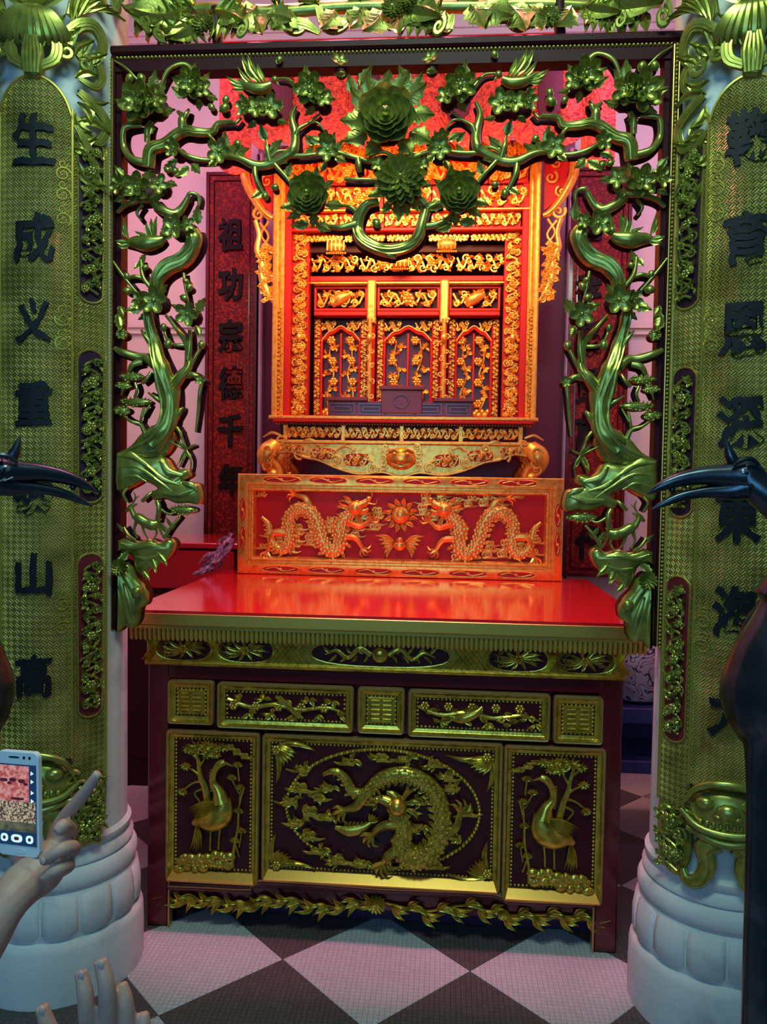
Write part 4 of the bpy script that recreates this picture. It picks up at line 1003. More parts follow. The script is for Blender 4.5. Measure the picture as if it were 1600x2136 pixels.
for tl, br in (((353,1417),(447,1510)), ((748,1432),(843,1530)), ((1155,1450),(1255,1551))):          # square fret panels
    g, u0, u1, v0, v1 = panel('fret_panel', tl, br)
    m = MB(); m.box(u0 - 0.004, u1 + 0.004, v0 - 0.004, v1 + 0.004, 0.0, 0.004); cu = (u0+u1)/2; W = u1-u0; H = v1-v0
    for k in range(5):
        y = v0 + H*(0.12 + 0.19*k)
        for s in (-1, 1): m.box(min(cu + s*W*0.06, cu + s*W*0.40), max(cu + s*W*0.06, cu + s*W*0.40), y - H*0.04, y + H*0.04, 0.003, 0.010, 0.002)
    for s in (-1, 0, 1): m.box(cu + s*W*0.42 - W*0.03, cu + s*W*0.42 + W*0.03, v0 + H*0.02, v1 - H*0.02, 0.003, 0.009, 0.002)
    m.mould(u0, u1, v0, v1, [(0, 0.003), (0, 0.009), (W*0.05, 0.009), (W*0.05, 0.003)])
    m.build('fret', GOLDT, g, FT, False)
for q, (tl, br) in enumerate((((456,1422),(737,1526)), ((853,1437),(1145,1545)))):                  # oblong flower panels
    g, u0, u1, v0, v1 = panel('oblong_panel', tl, br); W = u1-u0; H = v1-v0
    m = MB(); m.tube([(u0, v0 + H*0.75, 0.008), (u0 + W*0.2, v0 + H*0.45, 0.01), (u0 + W*0.42, v0 + H*0.6, 0.01), (u0 + W*0.62, v0 + H*0.4, 0.01), (u0 + W*0.85, v0 + H*0.55, 0.01), (u1, v0 + H*0.35, 0.008)], [0.006, 0.008, 0.008, 0.007, 0.006, 0.004], 7, 5, 0.9, 0.1); m.build('bough', GOLDT, g, FT)
    rnd = random.Random(q + 3)
    for k in range(15):
        x = u0 + W*(0.05 + 0.92*k/14); y = v0 + H*(0.5 + 0.34*math.sin(k*2.1 + q))
        m = MB()
        if k % 3 == 0: rosette(m, (x, y), 0.018, 0.012)
        else:
            for t in range(4): a = rnd.random()*6.28; m.leaf((x, y, 0.010), (x + 0.032*math.cos(a), y + 0.024*math.sin(a), 0.016), 0.016, 0.008, 0.002, 5, 0.15)
        m.build('spray', GOLDT, g, FT)
    cx_ = u0 + W*(0.55 if q == 0 else 0.42); m = MB()
    if q == 0:                                              # a slanting bamboo flute with tassel
        for e in (-0.008, 0.004): m.tube([(cx_ - 0.045 + e, v1 - 0.004, 0.012), (cx_ + 0.04 + e, v0 + 0.006, 0.014)], 0.006, 7, 1)
        for k in range(8): m.tube([(cx_ - 0.042 + 0.011*k, v1 - 0.010 - 0.011*k*(H/0.1), 0.013)]*1 + [(cx_ - 0.034 + 0.011*k, v1 - 0.006 - 0.011*k*(H/0.1), 0.019)], 0.0022, 4, 1)
    else:                                                   # a fish
        m.tube([(cx_ - 0.06, v0 + H*0.3, 0.012), (cx_ - 0.02, v0 + H*0.35, 0.014), (cx_ + 0.025, v0 + H*0.6, 0.014), (cx_ + 0.045, v0 + H*0.85, 0.012)], [0.004, 0.016, 0.014, 0.005], 8, 5, 0.8)
        for k in range(5): m.leaf((cx_ - 0.055, v0 + H*0.3, 0.012), (cx_ - 0.09, v0 + H*(0.08 + 0.12*k), 0.012), 0.008, 0.004)
        for k in range(6): m.leaf((cx_ + 0.0 + 0.007*k, v0 + H*(0.5 + 0.05*k), 0.018), (cx_ - 0.025 + 0.009*k, v0 + H*(0.8 + 0.03*k), 0.018), 0.007, 0.004)
    m.build('flute_relief' if q == 0 else 'fish_relief', GOLDT, g, FT)
# crane panels (drawn from the left one, mirrored for the right)
def crane_panel(tl, br, uc_px, mirror):
    g, u0, u1, v0, v1 = panel('crane_panel', tl, br, True)
    LA = tq(350, 1520); LB = tq(540, 1840); lu0, lu1 = LA[0] + 0.036, LB[0] - 0.036; lv0, lv1 = LB[1] + 0.055, LA[1] - 0.036
    def c(px, py, w=0.012):
        p = tq(px, py); k = (p[0]-lu0)/(lu1-lu0); k = 1-k if mirror else k
        return (u0 + k*(u1-u0), v0 + (p[1]-lv0)/(lv1-lv0)*(v1-v0), w)
    k_ = KT*1.2
    m = MB(); m.tube([c(472,1586,0.016), c(460,1590,0.018), c(449,1607,0.016), c(447,1628,0.015), c(458,1646,0.015), c(464,1668,0.017)], [6*k_, 7*k_, 6*k_, 7*k_, 11*k_, 17*k_], 9, 4, 0.8)
    m.tube([c(468,1660), c(462,1690), c(442,1704), c(418,1706), c(404,1712)], [14*k_, 24*k_, 22*k_, 12*k_, 4*k_], 12, 4, 0.6); m.tube([c(472,1587,0.016), c(488,1594,0.016)], [3*k_, 0.8*k_], 6, 1)
    for k in range(8): p = c(446 - 2*math.sin(k*0.5), 1600 + 6*k, 0.018); m.leaf(p, (p[0] - (0.010 if not mirror else -0.010), p[1] - 0.006, 0.018), 0.007, 0.004)
    cb = m.build('crane', GOLDT, g, FT)
    m = MB()
    for k in range(9): m.leaf(c(468 - 2*k, 1664 + 4*k, 0.040 - 0.0012*k), c(398 + 2.5*k, 1678 + 4.2*k, 0.026), 0.0125, 0.008, 0.0, 6, -0.10 if not mirror else 0.10)
    m.build('crane_wing', GOLDT, cb, FT)
    m = MB()
    for k in range(5): m.leaf(c(412, 1708, 0.014), c(398 + 6*k, 1772 - 3*abs(k-2), 0.013), 0.010, 0.006, 0, 6, 0.06)
    m.build('crane_tail', GOLDT, cb, FT)
    for a, b in (((442,1722),(440,1766)), ((462,1718),(458,1764))):
        m = MB(); m.tube([c(*a, 0.012), c(b[0] + 1, (a[1]+b[1])/2, 0.012), c(*b, 0.012)], [2.6*k_, 2.0*k_, 2.0*k_], 6, 3); m.build('crane_leg', GOLDT, cb, FT)
    m = MB(); m.tube([c(434,1670,0.006), c(428,1638,0.007), c(420,1617,0.007), c(413,1580,0.006), c(405,1556,0.006)], [7*k_, 6*k_, 5*k_, 3.5*k_, 2*k_], 7, 4, 0.8, 0.1)
    for p in ([(421,1618),(406,1605),(386,1595)], [(424,1626),(404,1630),(382,1646)], [(416,1600),(428,1580),(434,1566)], [(428,1640),(408,1650),(418,1668)], [(413,1580),(396,1566)]): m.tube([c(*x, 0.007) for x in p], [3.2*k_] + [2*k_]*(len(p)-1), 6, 4)
    m.build('tree', GOLDT, g, FT)
    for q, (x, y, sz) in enumerate(((414,1556,15),(432,1552,12),(396,1560,10),(390,1594,9),(436,1568,12),(384,1646,8),(448,1556,12),(466,1556,10),(452,1570,9))):
        m = MB()
        for k in range(9): a = 2*PI*k/9 + q; p = c(x, y, 0.012); m.leaf(p, (p[0] + sz*k_*1.3*math.cos(a), p[1] + sz*k_*math.sin(a), 0.014), 0.008, 0.005, 0.003, 4)
        m.build('leaf_cluster', GOLDT, g, FT)
    m = MB(); hnd = -1 if mirror else 1
    for (x, y) in ((478,1556),(492,1566),(508,1574)): cloud(m, c(x, y)[:2], 0.024, 0.012, 0.0042, hnd)
    m.build('cloud', GOLDT, g, FT)
    m = MB(); rnd = random.Random(8)
    for k in range(26): x = 376 + 104*k/25; y = 1806 - 22*abs(math.sin(k*0.8)) - 10*rnd.random(); m.ball(c(x, y, 0.010), (10*k_*(0.7 + 0.6*rnd.random()), 9*k_, 0.012), 8, 5)
    for k in range(6): m.curl(c(382 + 18*k, 1790)[:2], 0.014, k, 1.3, 0.004, 1, 0.02)
    m.build('rocks', GOLDT, g, FT)
    m = MB(); m.tube([c(486,1800), c(490,1760), c(498,1720), c(500,1680), c(510,1640)], [4*k_, 3*k_, 2.5*k_, 2*k_, 2*k_], 6, 5)
    for (x, y) in ((486,1622),(498,1596),(504,1642),(500,1690),(506,1730),(492,1750)):
        p = c(x, y, 0.013)
        for k in range(6): a = 0.4 + k*0.45; m.leaf(p, (p[0] + 0.022*math.cos(a), p[1] + 0.024*math.sin(a), 0.016), 0.010, 0.006, 0.002, 5)
        m.tube([p, c(500, y + 30, 0.008)], [1.6*k_, 1.6*k_], 5, 2)
    m.build('lotus_stems', GOLDT, g, FT)
crane_panel((350,1520), (540,1842), 0, False); crane_panel((1052,1552), (1254,1882), 0, True)
# centre panel
g, u0, u1, v0, v1 = panel('dragon_panel', (550,1529), (1042,1858), True)
c0 = tq(797, 1687); ea, eb = 205*KT, 128*KT
m = MB()
for k in range(100): t = 2*PI*k/100; m.dome((c0[0] + ea*math.cos(t), c0[1] + eb*math.sin(t), 0.006), 0.0075, 0.009, 8)
m.build('oval_beads', GOLDT, g, FT, kind='stuff')
m = MB(); o_ = [(c0[0] + ea*math.cos(2*PI*k/40), c0[1] + eb*math.sin(2*PI*k/40)) for k in range(41)]; m.tube(o_, 0.006, 6, 1, 1, 0, 0.002); m.build('oval_ring', GOLDT, g, FT)
D = lambda *ps: [tq(*p)[:2] for p in ps]
dp = D((833,1672),(826,1700),(848,1722),(836,1752),(846,1780),(878,1786),(906,1762),(922,1722),(918,1672),(893,1632),(845,1610),(796,1620),(766,1650),(738,1648),(722,1620),(700,1604),(676,1612))
dragon(dp, [17*KT, 17*KT, 19*KT, 21*KT, 22*KT, 22*KT, 21*KT, 20*KT, 19*KT, 18*KT, 17*KT, 15*KT, 14*KT, 12*KT, 10*KT, 8*KT, 4*KT], 0.018, g, GOLDT, FT, 2.6,
       legs=[tuple(D((842,1712),(800,1716),(778,1736))), tuple(D((838,1764),(810,1778),(800,1795))), tuple(D((912,1740),(950,1720),(960,1690))), tuple(D((760,1652),(745,1675),(722,1685)))])
rnd = random.Random(21)
for q, (x, y, s_) in enumerate(((640,1600,15),(620,1640,16),(612,1668,14),(640,1690,17),(626,1712,13),(660,1660,12),(690,1640,12),(640,1740,14),(670,1770,13),(700,1790,13),(735,1585,13),(790,1578,13),(850,1580,12),(900,1590,12),(950,1640,14),(965,1690,14),(950,1740,15),(900,1800,13),(760,1795,13),(800,1800,12),(690,1700,13),(930,1620,10),(780,1670,9),(870,1668,9),(880,1720,9))):
    m = MB(); p = tq(x, y); cloud(m, p[:2], s_*KT*1.75, 0.008 + 0.006*rnd.random(), 0.0062, 1 if q % 2 else -1)
    for k in range(4): a = rnd.random()*6.28; m.leaf((p[0], p[1], 0.01), (p[0] + 0.042*math.cos(a), p[1] + 0.032*math.sin(a), 0.014), 0.016, 0.008, 0.003, 5, 0.2)
    m.build('cloud', GOLDT, g, FT)
m = MB(); m.tube([(*p, 0.014) for p in D((700,1722),(728,1730),(755,1725),(775,1712))], [4*KT, 12*KT, 10*KT, 3*KT], 9, 5, 0.7)
p = tq(772, 1712)
for k in range(5): m.leaf((p[0], p[1], 0.014), (p[0] + 0.035*math.cos(0.2 + 0.35*k), p[1] + 0.035*math.sin(0.2 + 0.35*k), 0.014), 0.010, 0.006)
for k in range(6): p = tq(720 + 8*k, 1720); m.leaf((p[0], p[1], 0.02), (p[0] + 0.010, p[1] + 0.022, 0.018), 0.009, 0.005)
m.build('carp', GOLDT, g, FT)
for (x, y, sx, sy) in ((572,1556,1,-1),(1022,1572,-1,-1),(572,1808,1,1),(1022,1826,-1,1)):
    p = tq(x, y); m = MB()
    for k in range(8): a = (0.05 + 1.45*k/7); L = 0.11 if k in (0, 7) else 0.062; m.leaf((p[0], p[1], 0.008), (p[0] + sx*L*1.35*math.cos(a), p[1] + sy*L*1.2*math.sin(a), 0.012), 0.020, 0.007, 0.003, 6, 0.12)
    rosette(m, (p[0] + sx*0.01, p[1] + sy*0.01), 0.018, 0.014)
    m.build('corner_spray', GOLDT, g, FT)
# bottom apron: ogee rail, dark board, running leaves
for nm, m_, w, off in (('apron_rail', MAROON, 0.004, 0), ('apron_fillet', BROWNG, 0.012, -5)):
    m = MB(); m.tube([tq(352, 1850 + off), tq(440, 1853 + off), tq(525, 1857 + off), tq(545, 1838 + off), tq(800, 1856 + off), tq(1030, 1866 + off), tq(1055, 1880 + off), tq(1150, 1884 + off), tq(1240, 1888 + off)], 0.008 if nm == 'apron_rail' else 0.0035, 7, 2, 1, 0, w); m.build(nm, m_, table, FT)
blk('apron_board', MAROON, TX0 + 0.07, TX1 - 0.07, zf(1905), zf(1858), -0.05, -0.02)
for (a, b) in ((TX0 + 0.0775, TX0 + 0.084), (TX1 - 0.084, TX1 - 0.0775)): blk('leg_fillet', BROWNG, a, b, 0.0, zf(1862), -0.03, 0.004)
leafy = [tq(362, 1880), tq(440, 1880), tq(520, 1892), tq(600, 1880), tq(690, 1898), tq(785, 1884), tq(880, 1905), tq(970, 1892), tq(1050, 1912), tq(1140, 1912), tq(1225, 1918)]
m = MB().tube(leafy, 0.005, 6, 5, 1, 0.05, -0.012); m.build('apron_stem', GOLDT, table, FT)
q = cr(leafy, 6)
for k, p in enumerate(q):
    if k % 2: continue
    s = 1 if k % 4 else -1; dx = 1 if k > len(q)/2 else -1
    m = MB()
    for e in range(3): m.leaf((p[0], p[1], -0.008), (p[0] + dx*0.078*(1 - 0.2*e), p[1] + s*0.026*(e - 0.4) - 0.008, -0.002), 0.018, 0.009, 0.004, 5, 0.15*s)
    m.build('apron_leaf', GOLDT, table, FT)
for (x, y, R) in ((785, 1886, 0.036), (520, 1890, 0.022), (1050, 1908, 0.022)):
    p = tq(x, y); put('chrys', table, GOLDT, (p[0], TY + 0.002, p[1]), R, 0.2)
# dark back board closing the space between the legs
blk('back_board', mat('purple_stained_board', (0.035, 0.012, 0.06), 0.4), TX0 + 0.05, TX1 - 0.05, 0.004, zf(1858), -0.15, -0.125)
# ---------------------------------------------------------------- dragon panel standing on the table
PY = 3.74; KP = PY/FPX; FPN = flat(PY)
def pq(px, py, w=0.0): p = P(px, py, PY); return (p.x, p.z, w)
pa, pb = pq(500, 986), pq(1170, 1203); PU0, PU1 = pa[0], pb[0]; PV0, PV1 = zt0 + 0.001, (pa[1] + pq(1170, 1000)[1])/2
dpan = thing('dragon_screen', 'low gilded screen carved with two dragons, standing on the red tabletop', 'carved screen', ((PU0+PU1)/2, PY, PV0))
MB().box(PU0 + 0.01, PU1 - 0.01, PV0, PV1 - 0.01, -0.06, 0.0).build('ground_board', REDS, dpan, FPN, False)
RW = 0.085
m = MB(); m.mould(PU0, PU1, PV0, PV1, [(0, -0.06), (0, 0.03), (0.004, 0.034), (RW - 0.035, 0.034), (RW - 0.030, 0.024), (RW - 0.022, 0.024), (RW - 0.016, 0.036), (RW - 0.008, 0.036), (RW, 0.022), (RW, 0.0)]); m.build('frame', GOLDS, dpan, FPN)
for (a0, a1, b0, b1) in ((PU0 + 0.10, PU1 - 0.10, PV1 - 0.044, PV1 - 0.008), (PU0 + 0.10, PU1 - 0.10, PV0 + 0.008, PV0 + 0.044)):
    for k in range(6):
        c0_ = a0 + (a1-a0)*(k + 0.5)/6; hw_ = (a1-a0)/6*0.40; cv = (b0+b1)/2
        c = MB().poly(oval(c0_, cv, hw_, 0.015, 16), 0.033, 0.036).build('rail_cartouche', REDS, dpan, FPN, False)
        r = MB(); o_ = oval(c0_, cv, hw_, 0.015, 16); r.tube(o_ + [o_[0]], 0.0025, 5, 1, 1, 0, 0.036); r.tube([(c0_ - hw_*0.8, cv), (c0_ - hw_*0.3, cv + 0.008), (c0_ + hw_*0.2, cv - 0.008), (c0_ + hw_*0.8, cv + 0.003)], 0.003, 5, 4, 1, 0, 0.037); rosette(r, (c0_, cv), 0.008, 0.038); r.build('rail_scroll', GOLDS, c, FPN)
for s, ux in ((1, PU0), (-1, PU1)):
    for k in range(2):
        cv = PV0 + (PV1-PV0)*(0.36 + 0.28*k); cu = ux + s*0.025
        c = MB().poly([(cu + y*0.014, cv + x*0.055) for x, y in [(math.cos(t), math.sin(t)) for t in [2*PI*i/14 for i in range(14)]]], 0.033, 0.036).build('rail_cartouche', REDS, dpan, FPN, False)
        r = MB(); r.tube([(cu, cv - 0.045), (cu + 0.007, cv - 0.015), (cu - 0.007, cv + 0.015), (cu, cv + 0.045)], 0.003, 5, 4, 1, 0, 0.037); rosette(r, (cu, cv), 0.008, 0.038); r.build('rail_scroll', GOLDS, c, FPN)
m = MB()
x = PU0 + RW - 0.019
beads(m, PU0 + RW - 0.012, PU1 - RW + 0.012, PV0 + RW - 0.012, PV1 - RW + 0.012, 0.0035, 0.011, 0.036); m.build('bead_border', GOLDS, dpan, FPN, kind='stuff')
DP = lambda *ps: [pq(*p)[:2] for p in ps]
dl = DP((742,1062),(724,1078),(706,1100),(712,1132),(694,1150),(674,1128),(664,1090),(646,1062),(618,1062),(600,1090),(606,1125),(590,1148),(568,1128),(562,1095),(548,1078))
rl = [r*KP*1.2 for r in (11, 12, 13, 13, 13, 12.5, 12, 11.5, 11, 10.5, 10, 9, 7.5, 6, 3)]
ucp = pq(834, 1080)[0]
for mir in (None, ucp):
    dragon(dl, rl, 0.016, dpan, GOLDS, FPN, 0.35, mir, legs=[tuple(DP((720,1085),(752,1098),(772,1085))), tuple(DP((710,1120),(742,1122),(756,1142))), tuple(DP((652,1070),(640,1040),(618,1032))), tuple(DP((602,1110),(572,1112),(560,1150)))])
m = MB(); pc = pq(836, 1074); m.ball((pc[0], pc[1], 0.012), (0.045, 0.045, 0.03), 14, 8); m.curl(pc[:2], 0.034, 0.3, 1.4, 0.006, 1, 0.036)
for k in range(12): a = 2*PI*k/12; m.leaf((pc[0] + 0.045*math.cos(a), pc[1] + 0.045*math.sin(a), 0.012), (pc[0] + 0.085*math.cos(a + 0.3), pc[1] + 0.085*math.sin(a + 0.3), 0.016), 0.024, 0.01, 0.004, 5, 0.2)
m.build('flaming_pearl', GOLDS, dpan, FPN)
m = MB(); pc = pq(834, 1138)
m.ball((pc[0], pc[1], 0.01), (0.032, 0.026, 0.02), 10, 6); m.ball((pc[0], pc[1] + 0.028, 0.018), (0.018, 0.016, 0.014), 8, 5)
for s in (-1, 1):
    for k in range(6): m.leaf((pc[0] + s*0.02, pc[1] + 0.01, 0.012), (pc[0] + s*(0.12 - 0.012*k), pc[1] + 0.045 - 0.022*k, 0.014), 0.018, 0.008, 0.003, 6, 0.15*s)
m.build('bat', GOLDS, dpan, FPN)
rnd = random.Random(31)
for q in range(80):
    t = q/80; x = 552 + 566*((q*0.618) % 1.0); y = 1030 + 130*t if False else (1030 + 132*((q*0.377) % 1.0))
    if 795 < x < 875 and 1040 < y < 1110: continue
    m = MB(); p = pq(x, y); cloud(m, p[:2], 0.034 + 0.012*rnd.random(), 0.006, 0.0062, 1 if q % 2 else -1); m.build('cloud', GOLDS, dpan, FPN)
# ---------------------------------------------------------------- shrine stand with lion feet
SY = 4.25; FS = flat(SY); KS = SY/FPX
def sq(px, py, w=0.0): p = P(px, py, SY); return (p.x, p.z, w)
SC = -0.035
stand = thing('shrine_stand', 'gilded stand with scalloped apron and lion feet under the shrine', 'stand', (SC, SY + 0.3, 1.2))
zL, zl2, zb2, zA = sq(845, 872)[1], sq(845, 922)[1], sq(845, 930)[1], sq(845, 990)[1]
for nm, hw_, a, b, m_ in (('top_ledge', 0.72, zL - 0.012, zL + 0.006, GOLDS), ('upper_moulding', 0.695, zL - 0.030, zL - 0.012, REDS), ('lower_ledge', 0.70, zl2 - 0.014, zl2 + 0.004, GOLDS)):
    MB().box(SC - hw_, SC + hw_, a, b, -0.60, 0.03, 0.005).build(nm, m_, stand, FS, False)
m = MB().box(SC - 0.66, SC + 0.66, zl2, zL - 0.03, -0.55, -0.005); fz = m.build('waist', MAROOND, stand, FS, False)
m = MB()
n = 90
for k in range(n): m.dome((SC - 0.68 + 1.36*k/(n-1), zL - 0.036, 0.0), 0.006, 0.008, 6)
m.build('bead_row', GOLDS, fz, FS, kind='stuff')
for k in range(4):
    u0 = SC - 0.63 + 0.315*k; m = MB(); foliage(m, u0 + 0.01, u0 + 0.305, zl2 + 0.016, zL - 0.052, 40 + k, 0.007, 0, 0.004, 1.2); m.build('waist_scrollwork', GOLDS, fz, FS)
for k in range(5):
    u = SC - 0.63 + 0.315*k; MB().box(u - 0.012, u + 0.012, zl2, zL - 0.042, -0.02, 0.012, 0.004).build('waist_stile', GOLDS, stand, FS, False)
# apron with scalloped lower edge
lo = [(-0.70, 0.10), (-0.60, 0.115), (-0.52, 0.085), (-0.44, 0.07), (-0.34, 0.028), (-0.22, 0.0), (-0.10, 0.012), (0, -0.012)]
pts = [(SC + x, zA + y) for x, y in lo] + [(SC - x, zA + y) for x, y in lo[-2::-1]] + [(SC + 0.70, zl2 - 0.014), (SC - 0.70, zl2 - 0.014)]
ap = MB().poly(pts, -0.03, 0.022, 0.004).build('apron', GOLDS, stand, FS, False)
edge = [(SC + x, zA + y) for x, y in lo] + [(SC - x, zA + y) for x, y in lo[-2::-1]]
m = MB().tube(edge, 0.008, 6, 3, 1, 0, 0.022); m.build('apron_bead', GOLDS, ap, FS)
for s in (-1, 1):
    for k, (x, y, hw_, hh_) in enumerate(((0.24, 0.075, 0.07, 0.035), (0.42, 0.105, 0.07, 0.03), (0.58, 0.13, 0.055, 0.022))):
        c = MB().poly(oval(SC + s*x, zA + y, hw_, hh_, 16), 0.020, 0.0235).build('apron_cartouche', REDS, ap, FS, False)
        r = MB(); foliage(r, SC + s*x - hw_*0.9, SC + s*x + hw_*0.9, zA + y - hh_*0.9, zA + y + hh_*0.9, 60 + k, 0.005, 1, 0.028); r.build('apron_scroll', GOLDS, c, FS)
m = MB(); zc_ = zA + 0.085                                  # lion mask
m.ball((SC, zc_, 0.02), (0.085, 0.062, 0.04), 14, 8); m.ball((SC, zc_ - 0.012, 0.055), (0.026, 0.02, 0.02), 8, 6)
for s in (-1, 1):
    m.ball((SC + s*0.034, zc_ + 0.022, 0.052), 0.015, 8, 6); m.tube([(SC + s*0.01, zc_ + 0.036, 0.052), (SC + s*0.035, zc_ + 0.046, 0.05), (SC + s*0.065, zc_ + 0.034, 0.04)], 0.007, 6, 3)
    for k in range(7): a = -0.9 + 0.45*k; m.curl((SC + s*(0.085 + 0.012*math.cos(a)), zc_ + 0.062*math.sin(a*0.9)), 0.02, k, 1.2, 0.006, s, 0.03)
m.tube([(SC - 0.05, zc_ - 0.03, 0.045), (SC, zc_ - 0.042, 0.055), (SC + 0.05, zc_ - 0.03, 0.045)], 0.008, 6, 4)
for k in range(7): m.ball((SC - 0.036 + 0.012*k, zc_ - 0.048, 0.046), (0.005, 0.009, 0.005), 5, 4)
m.build('lion_mask', GOLDS, stand, FS)
for s in (-1, 1):
    for k in range(6):
        u = SC + s*(0.15 + 0.10*k); m = MB(); y_ = zA + 0.035 + 0.017*k + (0.05 if k % 2 else 0.0); m.curl((u, y_), 0.03, k*1.3, 1.3, 0.008, s*(-1)**k, 0.026); m.tube([(u, y_ + 0.03, 0.024), (u + s*0.05, y_ + 0.045, 0.026), (u + s*0.10, y_ + 0.02, 0.024)], [0.006, 0.008, 0.003], 6, 4)
        m.build('apron_curl', GOLDS, ap, FS)
for s in (-1, 1):                                           # cabriole legs
    for w0 in (0.0, -0.5):
        m = MB(); u = SC + s*0.70
        m.tube([(u - s*0.02, zl2 - 0.02, w0), (u + s*0.022, zl2 - 0.07, w0 + 0.02), (u + s*0.02, zA + 0.06, w0 + 0.02), (u - s*0.012, zA + 0.02, w0), (u - s*0.02, zA - 0.02, w0), (u + s*0.01, zA - 0.05, w0 + 0.02)], [0.045, 0.06, 0.05, 0.045, 0.046, 0.05], 10, 4)
        for k in range(4): m.curl((u + s*0.012, zl2 - 0.05 - 0.03*k), 0.028, k*1.4, 1.3, 0.008, s, w0 + 0.072 - 0.004*k)
        m.ball((u - s*0.01, zA - 0.01, w0 + 0.04), (0.03, 0.03, 0.025), 8, 6)
        for k in range(3): m.ball((u - 0.028 + 0.028*k, zA - 0.055, w0 + 0.055), (0.015, 0.016, 0.02), 7, 5)
        m.build('lion_foot', GOLDS, stand, FS)
# cabinet that carries the stand, hidden behind the screen
cab = thing('rear_altar_block', 'red lacquer altar block behind the dragon screen, carrying the shrine stand', 'altar block', (SC, 4.4, 0))
m = MB(); m.box(SC - 0.80, SC + 0.80, 0.0, zA - 0.12, -0.62, 0.16, 0.006); m.build('block_body', MAROON, cab, FS, False)
m = MB(); m.box(SC - 0.82, SC + 0.82, zA - 0.125, zA - 0.098, -0.64, 0.18, 0.005); m.build('block_top', RED, cab, FS, False)
# ---------------------------------------------------------------- the shrine
HY = 4.34; FH = flat(HY); KH = HY/FPX
def hq(px, py, w=0.0): p = P(px, py, HY); return (p.x, p.z, w)
shrine = thing('shrine', 'gilded and red carved shrine with latticed doors, lit orange', 'shrine', (SC, HY + 0.25, zL + 0.006))
hz = lambda y: hq(845, y)[1]
hu = lambda x: hq(x, 650)[0]
Z0 = zL + 0.006; ZTOP = hz(300)
def hb(name, m_, x0, x1, ya, yb, w0, w1, bev=0.004, raw=False):
    return MB().box(hu(x0), hu(x1), Z0 if ya is None else hz(ya), hz(yb), w0, w1, bev).build(name, m_, shrine, FH, False)
hb('back_panel', MAROOND, 585, 1107, None, 300, -0.42, -0.40, 0)
for a, b in ((583, 590), (1102, 1109)): hb('side_panel', REDS, a, b, None, 300, -0.40, -0.02, 0)
hb('floor_board', REDS, 583, 1109, None, 868, -0.40, 0.0, 0)
# front posts
for s, xs in ((1, (570, 582, 593, 606, 640)), (-1, (1122, 1110, 1099, 1086, 1052))):
    a = sorted(xs[:2]); hb('outer_post', GOLDS, a[0], a[1], None, 345, -0.06, 0.03, 0.008)
    a = sorted(xs[1:3]); hb('post_fluting', GOLDS, a[0], a[1], None, 345, -0.06, 0.018, 0.01)
    a = sorted(xs[2:4]); hb('inner_post', REDS, a[0], a[1], None, 380, -0.08, 0.004, 0.004)
    a = sorted(xs[3:5]); st = hb('ornament_board', REDS, a[0], a[1], None, 470, -0.12, -0.05, 0)
    for k in range(6):
        y0 = 868 - 66*k; m = MB(); foliage(m, hu(a[0] + 1), hu(a[1] - 1), hz(y0), hz(y0 - 64), 80 + k, 0.0062, 2, -0.042, 1.2); m.build('ornament_foliage', GOLDS, st, FH)
    for k in range(4):
        m = MB(); y0 = 866 - 56*k; foliage(m, hu(min(xs[1], xs[2])), hu(max(xs[1], xs[2])), hz(y0), hz(y0 - 54), 90 + k, 0.004, 0, 0.022); m.build('post_scroll', GOLDS, shrine, FH)
    # fine colonnettes beside the doors
# pierced wings
for s in (1, -1):
    cx_ = SC
    def wq(px, py, w=0.0):
        p = hq(px, py, w); return p if s > 0 else (2*SC - p[0], p[1], w)
    m = MB(); m.tube([wq(512,330), wq(511,365), wq(520,395), wq(540,430), wq(558,450), wq(570,455)], [10*KH, 10*KH, 9*KH, 8*KH, 7*KH, 5*KH], 8, 5, 0.9); m.build('wing_arm', GOLDS, shrine, FH)
    m = MB(); m.poly([wq(x, y)[:2] for x, y in ((518,340),(528,392),(545,425),(568,445),(570,340))], -0.02, -0.005); m.build('wing_board', REDS, shrine, FH, False)
    m = MB(); m.curl(wq(540,448)[:2], 15*KH, 0.5, 1.3, 4*KH, s, 0.006); m.curl(wq(536,408)[:2], 12*KH, 2.0, 1.2, 3*KH, -s, 0.004); m.curl(wq(556,378)[:2], 14*KH, 1.0, 1.2, 3*KH, s, 0.002); m.curl(wq(546,350)[:2], 12*KH, 1.0, 1.2, 3*KH, -s, 0.002); m.build('wing_curl', GOLDS, shrine, FH)
    m = MB(); m.tube([wq(533,460), wq(540,490), wq(536,520), wq(546,545), wq(545,575), wq(556,605), wq(572,632)], [5*KH, 5*KH, 6*KH, 6*KH, 7*KH, 7*KH, 4*KH], 7, 5, 0.9)
    m.tube([wq(560,462), wq(545,490), wq(562,515)], [3*KH, 2.5*KH, 3*KH], 6, 4); m.tube([wq(542,465), wq(560,492), wq(550,512)], [3*KH, 2.5*KH, 3*KH], 6, 4)
    m.build('wing_stem', GOLDS, shrine, FH)
    rnd = random.Random(5)
    for k in range(14):
        y = 515 + 8.2*k; x = 553 + 6*math.sin(k*1.9) + max(0, (y - 560)*0.12); m = MB(); p = wq(x, y, 0.008)
        for q in range(5): a = rnd.random()*6.28; m.leaf(p, (p[0] + 0.046*math.cos(a), p[1] + 0.046*math.sin(a), 0.012), 0.026, 0.010, 0.004, 5, 0.15)
        if k % 3 == 0: rosette(m, p[:2], 0.02, 0.014)
        m.build('wing_leaf', GOLDS, shrine, FH)
